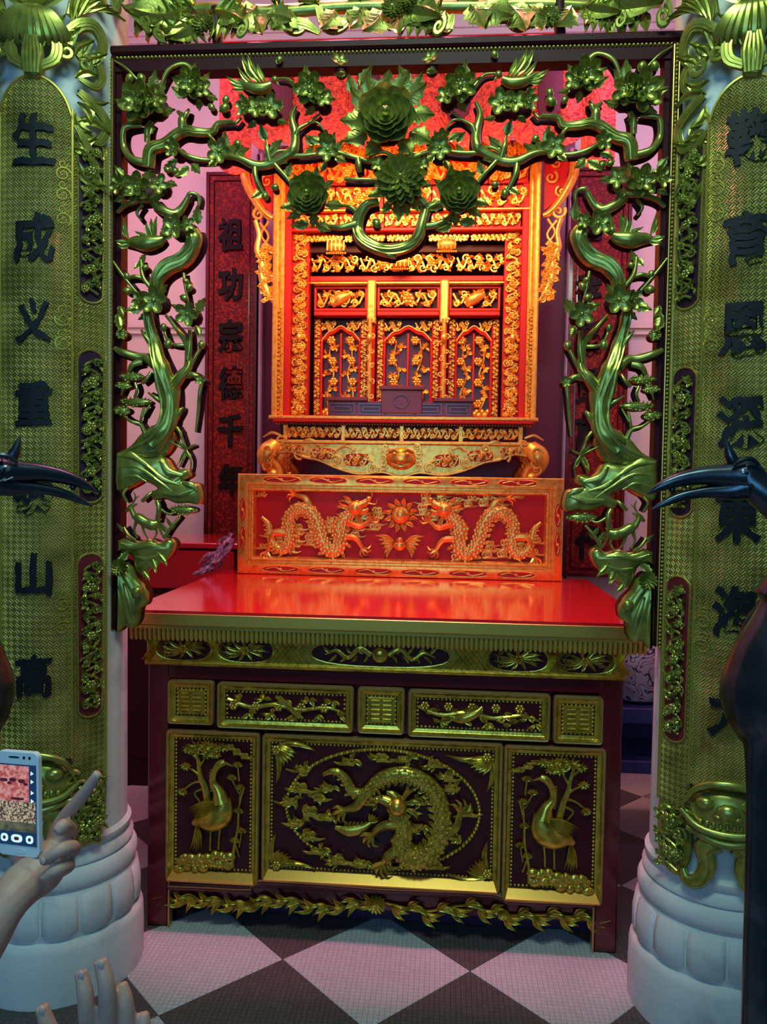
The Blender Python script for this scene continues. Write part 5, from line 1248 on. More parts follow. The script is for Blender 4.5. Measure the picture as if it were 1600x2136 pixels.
# layered top: carved cornice rows behind each other
def row(name, x0, x1, y0, y1, w, seed, th=0.008, fl_=0, n=1, backm=None):
    for k in range(n):
        a = x0 + (x1-x0)*k/n; b = x0 + (x1-x0)*(k+1)/n
        par_ = shrine
        if backm: par_ = MB().box(hu(a + 1), hu(b - 1), hz(y1), hz(y0), w - 0.03, w - 0.008).build(name + '_board', backm, shrine, FH, False)
        m = MB(); foliage(m, hu(a + 3), hu(b - 3), hz(y1 - 2), hz(y0 + 2), seed + k, th, fl_, w, 1.2); m.build(name, GOLDS, par_, FH)
row('cornice_carving', 596, 1096, 300, 338, 0.03, 110, 0.009, 1, 6, REDS)
row('cornice_carving', 596, 1096, 340, 386, 0.02, 120, 0.009, 1, 6, REDS)
row('cornice_carving', 596, 1096, 388, 436, 0.0, 130, 0.009, 1, 5, REDS)
hb('cornice_rail', REDS, 590, 1102, 481, 474, -0.10, 0.0); hb('cornice_rail', GOLDS, 590, 1102, 441, 436, -0.10, 0.012)
row('pendant_frieze', 608, 1084, 442, 473, -0.02, 140, 0.008, 1, 5, REDS)
row('pendant_frieze', 625, 1066, 482, 500, -0.05, 150, 0.007, 0, 5)
hb('beam', MAROOND, 608, 1084, 516, 500, -0.30, -0.10)
row('hanging_lattice', 640, 1052, 518, 560, -0.10, 160, 0.0075, 1, 4)
hb('beam', REDS, 640, 1052, 578, 566, -0.16, -0.09); hb('beam_fillet', GOLDS, 640, 1052, 583, 579, -0.16, -0.085, 0.002)
for k, x in enumerate((835, 932, 700)):                      # hanging lantern-like bosses
    p = hq(x, (545, 508, 512)[k]); m = MB(); m.ball((p[0], p[1], -0.02), (0.055, 0.035, 0.03), 12, 6)
    for q in range(9): m.ball((p[0] - 0.05 + 0.0125*q, p[1] - 0.036, -0.02), 0.008, 5, 4)
    for q in range(5): m.tube([(p[0] - 0.045 + 0.0225*q, p[1] + 0.025, 0.004), (p[0] - 0.045 + 0.0225*q, p[1] - 0.028, 0.006)], 0.004, 5, 1)
    m.build('pendant_boss', GOLDS, shrine, FH)
# transom panels and mullions
for (a, b) in ((762, 781), (917, 936)):
    m = hb('mullion', GOLDS, a, b, 668, 575, -0.16, -0.075, 0.008)
    hb('mullion_foot', REDS, a + 2, b - 2, None, 668, -0.16, -0.10, 0.004)
for k, (a, b) in enumerate(((648, 761), (783, 916), (937, 1046))):
    g = hb('transom_board', MAROOND, a, b, 638, 586, -0.20, -0.15, 0)
    m = MB(); u0, u1, v0, v1 = hu(a), hu(b), hz(638), hz(586); m.mould(u0, u1, v0, v1, [(0, -0.15), (0, -0.118), (0.012, -0.118), (0.014, -0.15)]); m.build('transom_frame', REDS, g, FH, False)
    m = MB(); foliage(m, u0 + 0.02, u1 - 0.02, v0 + 0.018, v1 - 0.018, 170 + k, 0.0075, 0, -0.128); 
    cu, cv = (u0+u1)/2, (v0+v1)/2
    if k != 1:
        m.tube([(cu - 0.05, cv - 0.035, -0.12), (cu, cv, -0.11), (cu + 0.05, cv + 0.03, -0.12)], [0.02, 0.03, 0.02], 9, 4, 0.7)
        for q in range(10): m.leaf((cu - 0.04 + 0.009*q, cv - 0.03 + 0.006*q, -0.10), (cu - 0.06 + 0.012*q, cv + 0.01 + 0.004*q, -0.095), 0.014, 0.006)
    else: rosette(m, (cu, cv), 0.035, -0.12)
    m.build('transom_relief', GOLDS, g, FH)
    hb('transom_rail', REDS, a, b, 650, 640, -0.18, -0.105); hb('transom_fillet', GOLDS, a, b, 585, 581, -0.18, -0.10, 0.002)
# doors with arched panels
for k, (a, b, leaves) in enumerate(((645, 762, 1), (781, 918, 2), (936, 1048, 1))):
    u0, u1 = hu(a), hu(b); v0, v1 = Z0 + 0.01, hz(652)
    g = MB().box(u0, u1, v0, v1, -0.24, -0.20).build('door', MAROON, shrine, FH, False)
    st = 0.045
    for e0, e1 in ((u0, u0 + st), (u1 - st, u1)):
        MB().box(e0, e1, v0, v1, -0.20, -0.165, 0.004).build('door_stile', REDS, g, FH, False)
        for q in range(5):
            y = v0 + (v1-v0)*q/5; m = MB(); foliage(m, e0 + 0.006, e1 - 0.006, y + 0.006, y + (v1-v0)/5 - 0.006, 190 + k*7 + q, 0.0045, 1, -0.16); m.build('stile_scroll', GOLDS, g, FH)
    iu0, iu1 = u0 + st, u1 - st; cu = (iu0+iu1)/2; hw_ = (iu1-iu0)/2; sp = v1 - 0.14
    arch = [(iu0, v0), (iu0, sp), (iu0 + hw_*0.14, sp + 0.022), (iu0 + hw_*0.36, sp + 0.05), (iu0 + hw_*0.62, sp + 0.06), (cu, sp + 0.086), (iu1 - hw_*0.62, sp + 0.06), (iu1 - hw_*0.36, sp + 0.05), (iu1 - hw_*0.14, sp + 0.022), (iu1, sp), (iu1, v0)]
    m = MB().tube(arch, 0.009, 7, 3, 1, 0, -0.165); m.build('door_arch', REDS, g, FH)
    m = MB().tube([(x, y + 0.014) for x, y in arch[1:-1]], 0.004, 6, 3, 1, 0, -0.158); m.build('arch_bead', GOLDS, g, FH)
    for s in (-1, 1):
        m = MB(); e = iu0 if s < 0 else iu1; foliage(m, min(e, cu + s*hw_*0.3), max(e, cu + s*hw_*0.3), sp + 0.07, v1 - 0.01, 210 + k, 0.006, 1, -0.17); m.build('spandrel', GOLDS, g, FH)
    n = 2 if leaves == 2 else 2
    MB().box(cu - 0.006, cu + 0.006, v0, sp + 0.06, -0.20, -0.172, 0.002).build('meeting_stile', REDS, g, FH, False)
    for s in (-1, 1):
        lu0, lu1 = (iu0 + 0.008, cu - 0.008) if s < 0 else (cu + 0.008, iu1 - 0.008)
        m = MB(); mid = (lu0+lu1)/2
        m.tube([(mid - 0.01, v0 + 0.05), (mid + 0.02*s, v0 + 0.14), (mid - 0.015*s, v0 + 0.25), (mid + 0.01*s, v0 + 0.34), (mid, sp + 0.02)], [0.008, 0.007, 0.006, 0.005, 0.003], 7, 5, 0.9, 0.1, -0.178); m.build('flower_stem', GOLDS, g, FH)
        rnd = random.Random(k*5 + s)
        for q in range(11):
            y = v0 + 0.05 + (sp - v0 - 0.03)*q/10; x = mid + (lu1-lu0)*0.28*math.sin(q*2.2 + k); m = MB()
            for e in range(6): a = rnd.random()*6.28; m.leaf((x, y, -0.178), (x + 0.034*math.cos(a), y + 0.030*math.sin(a), -0.170), 0.014, 0.007, 0.004, 5, 0.15)
            if q % 3 == 1: rosette(m, (x, y), 0.026, -0.168)
            m.build('door_flower', GOLDS, g, FH)
        m = MB()
        for e in range(8): m.ball((lu0 + (lu1-lu0)*(e + 0.5)/8, v0 + 0.03 + 0.012*math.sin(e*2), -0.18), (0.016, 0.022, 0.014), 7, 5)
        m.build('door_rockery', GOLDS, g, FH)
# colonnettes in front of the doors, with bells
for x in (770, 927, 622, 1072):
    m = MB(); u = hu(x); m.tube([(u, Z0, -0.06), (u, hz(760), -0.06), (u, hz(660), -0.06)], [0.016, 0.013, 0.013], 9, 2)
    for q in range(14): z = Z0 + (hz(665) - Z0)*q/13; m.curl((u + 0.016*(1 if q % 2 else -1), z), 0.016, q, 1.1, 0.0045, 1 if q % 2 else -1, -0.045)
    m.build('colonnette', GOLDS, shrine, FH)
    m = MB(); m.ball((u, hz(702), -0.035), (0.018, 0.028, 0.018), 8, 6); m.build('bell', GOLDS, shrine, FH)
# ---------------------------------------------------------------- ancestral tablet bench inside the shrine
bn = thing('tablet_bench', 'small dark red bench with fretwork front inside the shrine', 'bench', (hu(842), HY - 0.02, zL + 0.007))
FB = flat(HY - 0.06); z_ = zL + 0.007
PK = mat('plum_lacquer', (0.12, 0.008, 0.02), 0.35, 0, 0.1)
def bb(name, x0, x1, a, b, w0, w1, bev=0.004): return MB().box(hu(x0), hu(x1), z_ + a, z_ + b, w0, w1, bev).build(name, PK, bn, FB, False)
b0 = bb('bench_body', 690, 990, 0.0, 0.085, -0.03, 0.0)
for (a, b) in ((684, 772), (908, 996)): bb('bench_top', a, b, 0.085, 0.105, -0.04, 0.012)
bb('raised_back', 800, 885, 0.02, 0.145, -0.028, 0.012); bb('raised_cap', 796, 889, 0.145, 0.165, -0.035, 0.02)
for k in range(5):
    m = MB(); u0 = hu(694 + 60*k); u1 = hu(694 + 60*k + 52); m.mould(u0, u1, z_ + 0.012, z_ + 0.072, [(0, 0.0), (0, 0.008), (0.006, 0.008), (0.006, 0.0)]); m.mould(u0 + 0.02, u1 - 0.02, z_ + 0.028, z_ + 0.056, [(0, 0.0), (0, 0.008), (0.006, 0.008), (0.006, 0.0)]); m.build('fret', MAROON, b0, FB, False)
m = MB(); p = hu(842); m.tube([(p + 0.04*math.cos(t), z_ + 0.085 + 0.035*math.sin(t)) for t in [2*PI*i/16 for i in range(17)]], 0.005, 6, 1, 1, 0, 0.013); m.build('medallion', MAROON, b0, FB)
# ---------------------------------------------------------------- canopy: red beam and brocade valance
CY = 4.06; FCN = flat(CY); cq = lambda px, py: P(px, py, CY)
can = thing('brocade_canopy', 'red brocade valance hanging from a red lacquer beam above the shrine', 'canopy', (0, CY, cq(820, 340).z))
bz1 = (cq(470, 92).z + cq(1165, 86).z)/2
m = MB().box(cq(462, 90).x, cq(1168, 86).x, bz1 - 0.16, bz1, -0.06, 0.0, 0.008); m.build('beam', RED, can, FCN, False)
m = MB().box(cq(462, 90).x - 0.01, cq(1168, 86).x + 0.01, bz1, bz1 + 0.02, -0.08, 0.02, 0.005); m.build('beam_cap', RED, can, FCN, False)
for xb in (-0.8, 0.62): MB().box(xb - 0.02, xb + 0.02, bz1 - 0.06, bz1 - 0.02, -(5.0 - CY), -0.06).build('wall_bracket', MAROOND, can, FCN, False)
def brocade():
    m = bpy.data.materials.new('red_brocade'); m.use_nodes = True; nt = m.node_tree; N = nt.nodes.new; L = nt.links.new; b = nt.nodes['Principled BSDF']
    tc = N('ShaderNodeTexCoord'); v = N('ShaderNodeTexVoronoi'); v.inputs['Scale'].default_value = 70; L(tc.outputs['Object'], v.inputs['Vector'])
    n = N('ShaderNodeTexNoise'); n.inputs['Scale'].default_value = 45; n.inputs['Detail'].default_value = 4; L(tc.outputs['Object'], n.inputs['Vector'])
    r = N('ShaderNodeValToRGB'); r.color_ramp.elements[0].position = 0.35; r.color_ramp.elements[0].color = (0.30, 0.006, 0.006, 1); r.color_ramp.elements[1].position = 0.62; r.color_ramp.elements[1].color = (0.80, 0.06, 0.025, 1)
    L(n.outputs[0], r.inputs[0]); L(r.outputs[0], b.inputs['Base Color']); b.inputs['Roughness'].default_value = 0.45
    bp = N('ShaderNodeBump'); bp.inputs['Strength'].default_value = 0.7; bp.inputs['Distance'].default_value = 0.008; L(v.outputs['Distance'], bp.inputs['Height']); L(bp.outputs[0], b.inputs['Normal'])
    return m
BRO = brocade()
x0, x1 = cq(458, 140).x, cq(1288, 140).x; zt_, zb_ = bz1 - 0.12, cq(820, 304).z
K = 12
for k in range(K):                                           # hanging lappets
    a = x0 + (x1-x0)*k/K; b = x0 + (x1-x0)*(k+1)/K; n = 10; r_ = 8; m = MB(); vs = []; fs = []
    for side in (0, 1):
        for i in range(n + 1):
            t = i/n; u = a + (b-a)*t
            for j in range(r_ + 1):
                s = j/r_; low = zb_ + 0.05*(2*t - 1)**2 - 0.02 - (0.12 if k in (0, K-1) else 0.0)
                vs.append((u, zt_ + (low - zt_)*s, 0.016*math.sin(PI*t) + 0.006*math.sin(6*t + k) * s - (0.006 if side else 0)))
    KK = (n+1)*(r_+1)
    for i in range(n):
        for j in range(r_): q = i*(r_+1)+j; fs.append((q, q+1, q+r_+2, q+r_+1)); fs.append((KK+q, KK+q+r_+1, KK+q+r_+2, KK+q+1))
    m.add(vs, fs); m.build('lappet', BRO, can, FCN)
PB = mat('plum_velvet', (0.10, 0.006, 0.03), 0.7)
for k in range(4):
    u = x0 + (x1-x0)*(0.16 + 0.225*k); m = MB(); m.poly([(u - 0.05, zt_), (u + 0.05, zt_), (u + 0.065, zt_ - 0.2), (u + 0.03, zb_ + 0.12), (u - 0.03, zb_ + 0.10), (u - 0.06, zt_ - 0.22)], 0.02, 0.03, 0.004, 2); m.build('velvet_ribbon', PB, can, FCN)
# niche behind the shrine
niche = thing('niche_lining', 'dark plum lacquer lining with pale upright trims around the shrine', 'panelling', (SC, 4.95, 0))
FNI = flat(4.925); nq = lambda px, py: P(px, py, 4.925)
m = MB().box(nq(535, 700).x, nq(1190, 700).x, 0.0, nq(845, 300).z, -0.03, 0.0); m.build('lining_panel', mat('plum_wall_lacquer', (0.12, 0.008, 0.035), 0.3, 0, 0.3), niche, FNI, False)
PT = mat('pale_trim', (0.50, 0.30, 0.44), 0.4)
for x in (546, 1181): MB().box(nq(x - 4, 700).x, nq(x + 4, 700).x, 0.0, nq(845, 320).z, 0.0, 0.05, 0.008).build('upright_trim', PT, niche, FNI, False)
for x in (536, 1191): MB().box(nq(x - 2, 700).x, nq(x + 2, 700).x, 0.0, nq(845, 320).z, 0.0, 0.03, 0.005).build('edge_bead', MAROON, niche, FNI, False)
# ---------------------------------------------------------------- dark red couplet boards on the back wall
def inner_board(x0, x1, ytop, ybot, chars, ys, label, cxp):
    Y = 4.90; F_ = flat(Y); a = P(x0, ytop, Y); b = P(x1, ybot, Y)
    root = thing('wall_couplet_board', label, 'couplet board', ((a.x+b.x)/2, Y, b.z), 'dark red couplet boards beside the shrine')
    MB().box(a.x, b.x, b.z, a.z, -0.05, 0.02, 0.006).build('board', DKRED, root, F_, False)
    m = MB(); m.mould(a.x + 0.045, b.x - 0.045, b.z + 0.05, a.z - 0.05, [(0, 0.02), (0, 0.028), (0.006, 0.03), (0.01, 0.02)]); m.build('inner_fillet', MAROON, root, F_)
    m = MB(); m.mould(a.x, b.x, b.z, a.z, [(0, -0.05), (0, 0.026), (0.02, 0.03), (0.024, 0.02)]); m.build('border', MAROON, root, F_)
    for i, (ch, y) in enumerate(zip(chars, ys)):
        p = P(cxp, y, Y); me = glyph(ch, 0.205, 0.015, 0.035, lambda u, v, w: (p.x + u, Y - 0.02 - w, p.z + v), 'character', i, 0.014); link('character', me, BLACKB, root)
inner_board(433, 532, 362, 1180, '祖功宗德千年', (492, 596, 702, 800, 898, 1000), 'dark red couplet board with black characters left of the shrine', 483)
inner_board(1192, 1296, 352, 1204, '子孝孫賢萬代', (500, 604, 708, 806, 905, 1130), 'dark red couplet board with black characters right of the shrine', 1226)
# ---------------------------------------------------------------- side cabinet on the left, feather duster, porcelain jar
YCB = 3.95; a = P(330, 1140, YCB); b = P(505, 1140, YCB)
sc1 = thing('side_cabinet', 'red lacquer side cabinet behind the left end of the altar table', 'cabinet', ((a.x+b.x)/2, YCB + 0.3, 0))
FCB = flat(YCB); cz = P(420, 1132, YCB).z
MB().box(a.x - 0.25, b.x - 0.03, 0.0, cz - 0.03, -0.6, 0.0, 0.006).build('cabinet_body', MAROOND, sc1, FCB, False)  # body and doors carry the shade beside the table in their dark colour
MB().box(a.x - 0.27, b.x - 0.02, cz - 0.03, cz, -0.62, 0.015, 0.005).build('cabinet_top', RED, sc1, FCB, False)
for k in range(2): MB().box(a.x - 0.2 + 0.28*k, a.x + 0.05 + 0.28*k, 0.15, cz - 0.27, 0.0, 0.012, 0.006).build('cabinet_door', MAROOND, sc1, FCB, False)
YD = 3.66; FD = flat(YD); dq = lambda x, y: P(x, y, YD)
dus = thing('feather_duster', 'purple feather duster lying on the tabletop beside the dragon screen', 'duster', (dq(450, 1180).x, YD, zt0))
PF = mat('purple_feather', (0.16, 0.06, 0.17), 0.6, noise=(60, (0.36, 0.20, 0.38), 0.4, 0.6)); rnd = random.Random(2)
h0 = dq(428, 1186); h1 = dq(486, 1112); h0.z = zt0 + 0.015
m = MB(); m.tube([(h0.x, h0.z, 0.0), (h1.x, h1.z, -0.05)], [0.010, 0.007], 7, 2); m.build('handle', MAROON, dus, FD)
for k in range(90):
    t = 0.05 + 0.9*rnd.random(); p = h0.lerp(h1, t); a_ = rnd.random()*2*PI; L = 0.05 + 0.03*rnd.random()
    d = Vector((-0.6 + 0.5*math.cos(a_), -0.5 + 0.5*math.sin(a_), 0))
    tip = (p.x + d.x*L, max(p.z + d.y*L*1.4, zt0 + 0.004), -0.05*t + 0.05*math.sin(a_*3))
    m = MB().leaf((p.x, p.z, -0.05*t), tip, 0.015, 0.004, 0.0, 5, 0.2*math.sin(k)); m.build('feather', PF, dus, FD)
MB().box(a.x - 0.24, b.x - 0.04, cz - 0.24, cz - 0.04, 0.0, 0.012, 0.006).build('cabinet_drawer', RED, sc1, FCB, False)
# blue rack with porcelain jar behind the right end of the table
YJ = 3.55; FJ = flat(YJ); jq = lambda x, y: P(x, y, YJ)
BLUE = mat('blue_painted_wood', (0.03, 0.06, 0.22), 0.4)
jx = jq(1345, 1400).x; jz0 = jq(1340, 1478).z; jz1 = jq(1340, 1340).z
rack = thing('plant_rack', 'low blue rack under the porcelain jar behind the right end of the table', 'rack', (jx, YJ, 0))
for (za, zb_k) in ((jz0 - 0.07, jz0), (jq(1340, 1615).z, jq(1340, 1588).z)): MB().box(jx - 0.22, jx + 0.22, za, zb_k, -0.35, 0.0, 0.005).build('shelf', BLUE, rack, FJ, False)
for s in (-1, 1):
    for w in (-0.03, -0.32): MB().box(jx + s*0.20 - 0.015, jx + s*0.20 + 0.015, 0.0, jz0 - 0.07, w - 0.015, w + 0.015).build('leg', BLUE, rack, FJ, False)
MB().box(jx - 0.22, jx + 0.22, jq(1340, 1588).z, jz0 - 0.07, -0.35, -0.33).build('back_panel', BLUE, rack, FJ, False)  # added dark panel, screens off the pink-lit floor and wall beyond
def porcelain():
    m = bpy.data.materials.new('blue_white_porcelain'); m.use_nodes = True; nt = m.node_tree; N = nt.nodes.new; L = nt.links.new; b = nt.nodes['Principled BSDF']
    tc = N('ShaderNodeTexCoord'); n = N('ShaderNodeTexNoise'); n.inputs['Scale'].default_value = 9; n.inputs['Detail'].default_value = 1; n.inputs['Distortion'].default_value = 1.5; L(tc.outputs['Object'], n.inputs['Vector'])
    s = N('ShaderNodeMath'); s.operation = 'PINGPONG'; s.inputs[1].default_value = 0.06; L(n.outputs[0], s.inputs[0])
    r = N('ShaderNodeValToRGB'); r.color_ramp.elements[0].position = 0.010; r.color_ramp.elements[0].color = (0.02, 0.02, 0.06, 1); r.color_ramp.elements[1].position = 0.014; r.color_ramp.elements[1].color = (0.42, 0.48, 0.62, 1)
    L(s.outputs[0], r.inputs[0]); L(r.outputs[0], b.inputs['Base Color']); b.inputs['Roughness'].default_value = 0.2
    return m
jar = thing('porcelain_jar', 'pale porcelain jar with dark scroll painting on the blue rack', 'jar', (jx, YJ + 0.17, jz0))
H_ = jz1 - jz0 + 0.05
link('jar_body', lathe([(0.09, jz0), (0.13, jz0 + 0.02), (0.17, jz0 + H_*0.4), (0.175, jz0 + H_*0.65), (0.15, jz0 + H_*0.86), (0.10, jz0 + H_*0.97)], jx, YJ + 0.17, 32), porcelain(), jar)
link('jar_rim', lathe([(0.10, jz0 + H_*0.95), (0.115, jz0 + H_*0.99), (0.112, jz0 + H_*1.03), (0.095, jz0 + H_*1.03), (0.09, jz0 + H_*0.98)], jx, YJ + 0.17, 32), STONE, jar)
# ---------------------------------------------------------------- bronze cranes
ID = lambda a, b, c: (a, b, c)
YK = 1.65; tip0 = P(1350, 1031, YK)
def crane(label, tip, sgn, turn=0.0):
    """statue drawn facing left from its bill tip; sgn -1 turns it to face right"""
    root = thing('bronze_crane', label, 'crane statue', (tip.x + sgn*0.30*math.cos(turn), YK + sgn*0.30*math.sin(turn), 0.0), 'bronze cranes in front of the columns')
    dz = tip.z - tip0.z
    ct, st = math.cos(turn), math.sin(turn)
    def fn(x, y, z):
        a = sgn*(x - tip0.x); b = y - YK
        return (tip.x + a*ct - b*st, YK + a*st + b*ct, z + (dz if z > 0.3 else 0.0))
    def c(px, py, d=0.0): p = P(px, py, YK); return (p.x, YK - d, p.z)
    k = YK/FPX; body = MB()
    body.ball(c(1562, 993), (34*k, 26*k, 32*k), 14, 9)
    body.tube([c(1556,1000), c(1590,1024), c(1640,1060), c(1672,1120), c(1672,1190), c(1650,1260)], [26*k, 36*k, 44*k, 46*k, 54*k, 74*k], 14, 5)
    body.tube([c(1662,1215), c(1652,1300), c(1636,1390), c(1642,1470), c(1740,1510), c(1850,1540)], [50*k, 76*k, 106*k, 120*k, 76*k, 20*k], 18, 6)
    for dx, d in ((0, 0.035), (34, -0.035)):
        body.tube([c(1612 + dx,1420,d), c(1588 + dx,1510,d), c(1572 + dx,1600,d), c(1570 + dx,1750,d), (c(1566 + dx,2100,d)[0], c(0,0,d)[1], 0.14)], [60*k, 50*k, 29*k, 27*k, 29*k], 12, 5)
        f = c(1566 + dx, 2100, d)
        body.tube([(f[0], f[1], 0.16), (f[0], f[1], 0.10)], [30*k, 34*k], 10, 2)
        for a in (-0.5, 0.0, 0.5): body.tube([(f[0], f[1], 0.115), (f[0] - 0.09*math.cos(a), f[1] + 0.09*math.sin(a), 0.10)], [20*k, 9*k], 7, 2)
    me = remeshed(body, fn, 0.006, 5, 'body'); bo = link('body', me, BRONZE, root)
    def part(name, mb, m=BRONZE, par=root): return mb.build(name, m, par, fn)
    m = MB(); m.tube([c(1548,992), c(1520,992), c(1470,992), c(1420,1000), c(1380,1014), c(1350,1031)], [30*k, 25*k, 19*k, 15*k, 10*k, 1.5*k], 12, 5, 1.0); part('upper_bill', m)
    m = MB(); m.tube([c(1552,1016), c(1520,1024), c(1470,1026), c(1420,1036), c(1385,1050), c(1360,1062)], [27*k, 19*k, 12*k, 10*k, 7*k, 1.5*k], 12, 5, 1.0); part('lower_bill', m)
    m = MB(); m.ball(c(1402,1021), 7*k, 10, 7); part('bead_in_bill', m)
    for d in (0.024, -0.024):
        m = MB(); m.ball(c(1543,986,d), (10*k, 6*k, 8.5*k), 10, 7); e = part('eye', m, mat('polished_bronze_eye', (0.30, 0.40, 0.48), 0.2, 0.8))
        m = MB(); m.ball(c(1546,987,d*1.2), (3.5*k, 4*k, 3.5*k), 8, 5); part('pupil', m, BLACK, e)
        m = MB(); m.tube([c(1520,974,d), c(1534,962,d*1.1), c(1556,958,d*1.1), c(1574,970,d)], [3*k, 5*k, 5*k, 3*k], 7, 4); part('brow', m)
        m = MB()
        for q in range(4): m.tube([c(1528 + 14*q,1004 + 3*q,d), c(1546 + 15*q,1012 + 5*q,d*1.15)], [3*k, 2*k], 6, 2)
        part('cheek_ridge', m)
    m = MB()
    m.leaf((c(1548,972)), (c(1512,900)), 0.03, 0.02); m.v = []; m.f = []
    m.tube([c(1536,972), c(1522,948), c(1514,915)], [12*k, 11*k, 1.5*k], 9, 4)
    part('crest', m)
    for d in (0.075, -0.075):
        w = MB()
        for q in range(8): w.tube([c(1622 + 8*q,1262 + 12*q,d*1.0), c(1590 + 9*q,1360 + 10*q,d*1.42), c(1606 + 16*q,1460 + 6*q,d*1.3), c(1690 + 22*q,1520 + 4*q,d*0.8)], [7*k, 13*k, 11*k, 2*k], 8, 5)
        part('wing', w)
    b = MB(); f = c(1583, 2100)                       # tortoise under the feet
    b.ball((f[0] + 0.02, YK, 0.055), (0.20, 0.14, 0.065), 18, 9); b.ball((f[0] - 0.20, YK, 0.06), (0.05, 0.035, 0.035), 10, 7)
    for sx in (-0.13, 0.14):
        for sy in (-0.12, 0.12): b.ball((f[0] + sx, YK + sy, 0.02), (0.045, 0.035, 0.022), 8, 6)
    part('tortoise_base', b)
crane('dark bronze crane statue standing at the right edge, bill pointing left', tip0, 1)
crane('dark bronze crane statue at the left edge, only its bill and face in view', P(203, 1027, YK), -1, 0.62)
# ---------------------------------------------------------------- white phone held up at the left edge
pc = P(37, 1677, 1.10)
RP = Matrix.Translation(pc) @ Matrix.Rotation(-0.055, 4, 'Y') @ Matrix.Rotation(-0.22, 4, 'Z') @ Matrix.Rotation(-0.06, 4, 'X')
FPH = lambda u, v, w: tuple(RP @ Vector((u, -w, v)))
phone = thing('phone', 'white phone held up by a visitor, its screen showing the altar', 'phone', tuple(pc))
PW, PH_ = 0.0365, 0.0765
WH = mat('white_phone_shell', (0.72, 0.80, 0.84), 0.35)
def rr(hw, hh, r, n=4): return [(sx*(hw - r) + r*math.cos(a), sz*(hh - r) + r*math.sin(a)) for sx, sz, a0 in ((1, 1, 0), (-1, 1, PI/2), (-1, -1, PI), (1, -1, 1.5*PI)) for a in [a0 + 0.5*PI*i/n for i in range(n + 1)]]
MB().poly(rr(PW, PH_, 0.009), -0.008, 0.0, 0.0012).build('shell', WH, phone, FPH, False)
SCR = mat('dark_screen_glass', (0.006, 0.012, 0.03), 0.1, emit=((0.01, 0.03, 0.09), 1.0))
sw, sz0, sz1 = 0.0335, -0.060, 0.058
scr = MB().box(-sw, sw, sz0, sz1, -0.0005, 0.0004).build('screen', SCR, phone, FPH, False)
def pic(name, c1, c2, scale, k):
    m = bpy.data.materials.new(name); m.use_nodes = True; nt = m.node_tree; N = nt.nodes.new; L = nt.links.new; b = nt.nodes['Principled BSDF']
    n = N('ShaderNodeTexNoise'); n.inputs['Scale'].default_value = scale; n.inputs['Detail'].default_value = 3; tc = N('ShaderNodeTexCoord'); L(tc.outputs['Object'], n.inputs['Vector'])
    r = N('ShaderNodeValToRGB'); r.color_ramp.elements[0].position = 0.42; r.color_ramp.elements[0].color = (*c1, 1); r.color_ramp.elements[1].position = 0.60; r.color_ramp.elements[1].color = (*c2, 1)
    L(n.outputs[0], r.inputs[0]); L(r.outputs[0], b.inputs['Emission Color']); b.inputs['Emission Strength'].default_value = k; b.inputs['Base Color'].default_value = (0.01, 0.01, 0.01, 1)
    return m
S1 = pic('screen_shrine', (0.42, 0.08, 0.07), (0.62, 0.30, 0.30), 160, 0.9); S2 = pic('screen_carving', (0.05, 0.03, 0.03), (0.60, 0.50, 0.34), 330, 0.8); S3 = pic('screen_table', (0.05, 0.07, 0.05), (0.16, 0.17, 0.10), 60, 0.7)
S4 = mat('screen_dark_shape', (0.02, 0.01, 0.02), 0.3, emit=((0.05, 0.008, 0.02), 1)); S5 = mat('screen_icon', (0.3, 0.4, 0.4), 0.3, emit=((0.55, 0.85, 0.95), 1))
for nm, m_, a, b, c, d in (('shrine_image', S1, -sw, sw*0.62, 0.004, 0.056), ('carving_image', S2, -sw, sw*0.95, -0.026, 0.004), ('table_image', S3, -sw, sw*0.98, -0.040, -0.026)):
    MB().box(a, b, c, d, 0.0004, 0.0007).build(nm, m_, scr, FPH, False)
for x, z, a, b in ((-0.024,0.034,0.007,0.0025),(-0.008,0.035,0.006,0.003),(0.008,0.034,0.006,0.003),(0.015,0.030,0.004,0.002),(0.0,0.008,0.012,0.002),(-0.014,0.030,0.004,0.002)):
    MB().poly(oval(x, z, a, b, 14), 0.0007, 0.0010).build('dark_ornament', S4, scr, FPH, False)
for x in (-0.024, -0.002, 0.021):
    o_ = MB().poly(oval(x, -0.050, 0.010 if abs(x) < 0.01 else 0.0065, 0.0058, 18), 0.0005, 0.0009).build('icon', S5, scr, FPH, False)
    MB().poly(oval(x, -0.050, 0.0045 if abs(x) < 0.01 else 0.0026, 0.0026, 12), 0.0009, 0.0011).build('icon_mark', S4, o_, FPH, False)
for z in (0.046, 0.034, 0.018, 0.006): MB().poly([(sw*0.72, z - 0.003), (sw*0.88, z), (sw*0.72, z + 0.003)], 0.0005, 0.0009).build('icon', S5, scr, FPH, False)
MB().poly(oval(-0.006, 0.068, 0.010, 0.0013, 12), 0.0, 0.0003).build('earpiece', BLACK, phone, FPH, False)
for x in (0.012, 0.022): MB().poly(oval(x, 0.068, 0.0022, 0.0022, 10), 0.0, 0.0003).build('sensor', BLACK, phone, FPH, False)
MB().poly(oval(0.004, -0.068, 0.010, 0.0034, 16), 0.0, 0.0004).build('home_button', WH, phone, FPH, False)
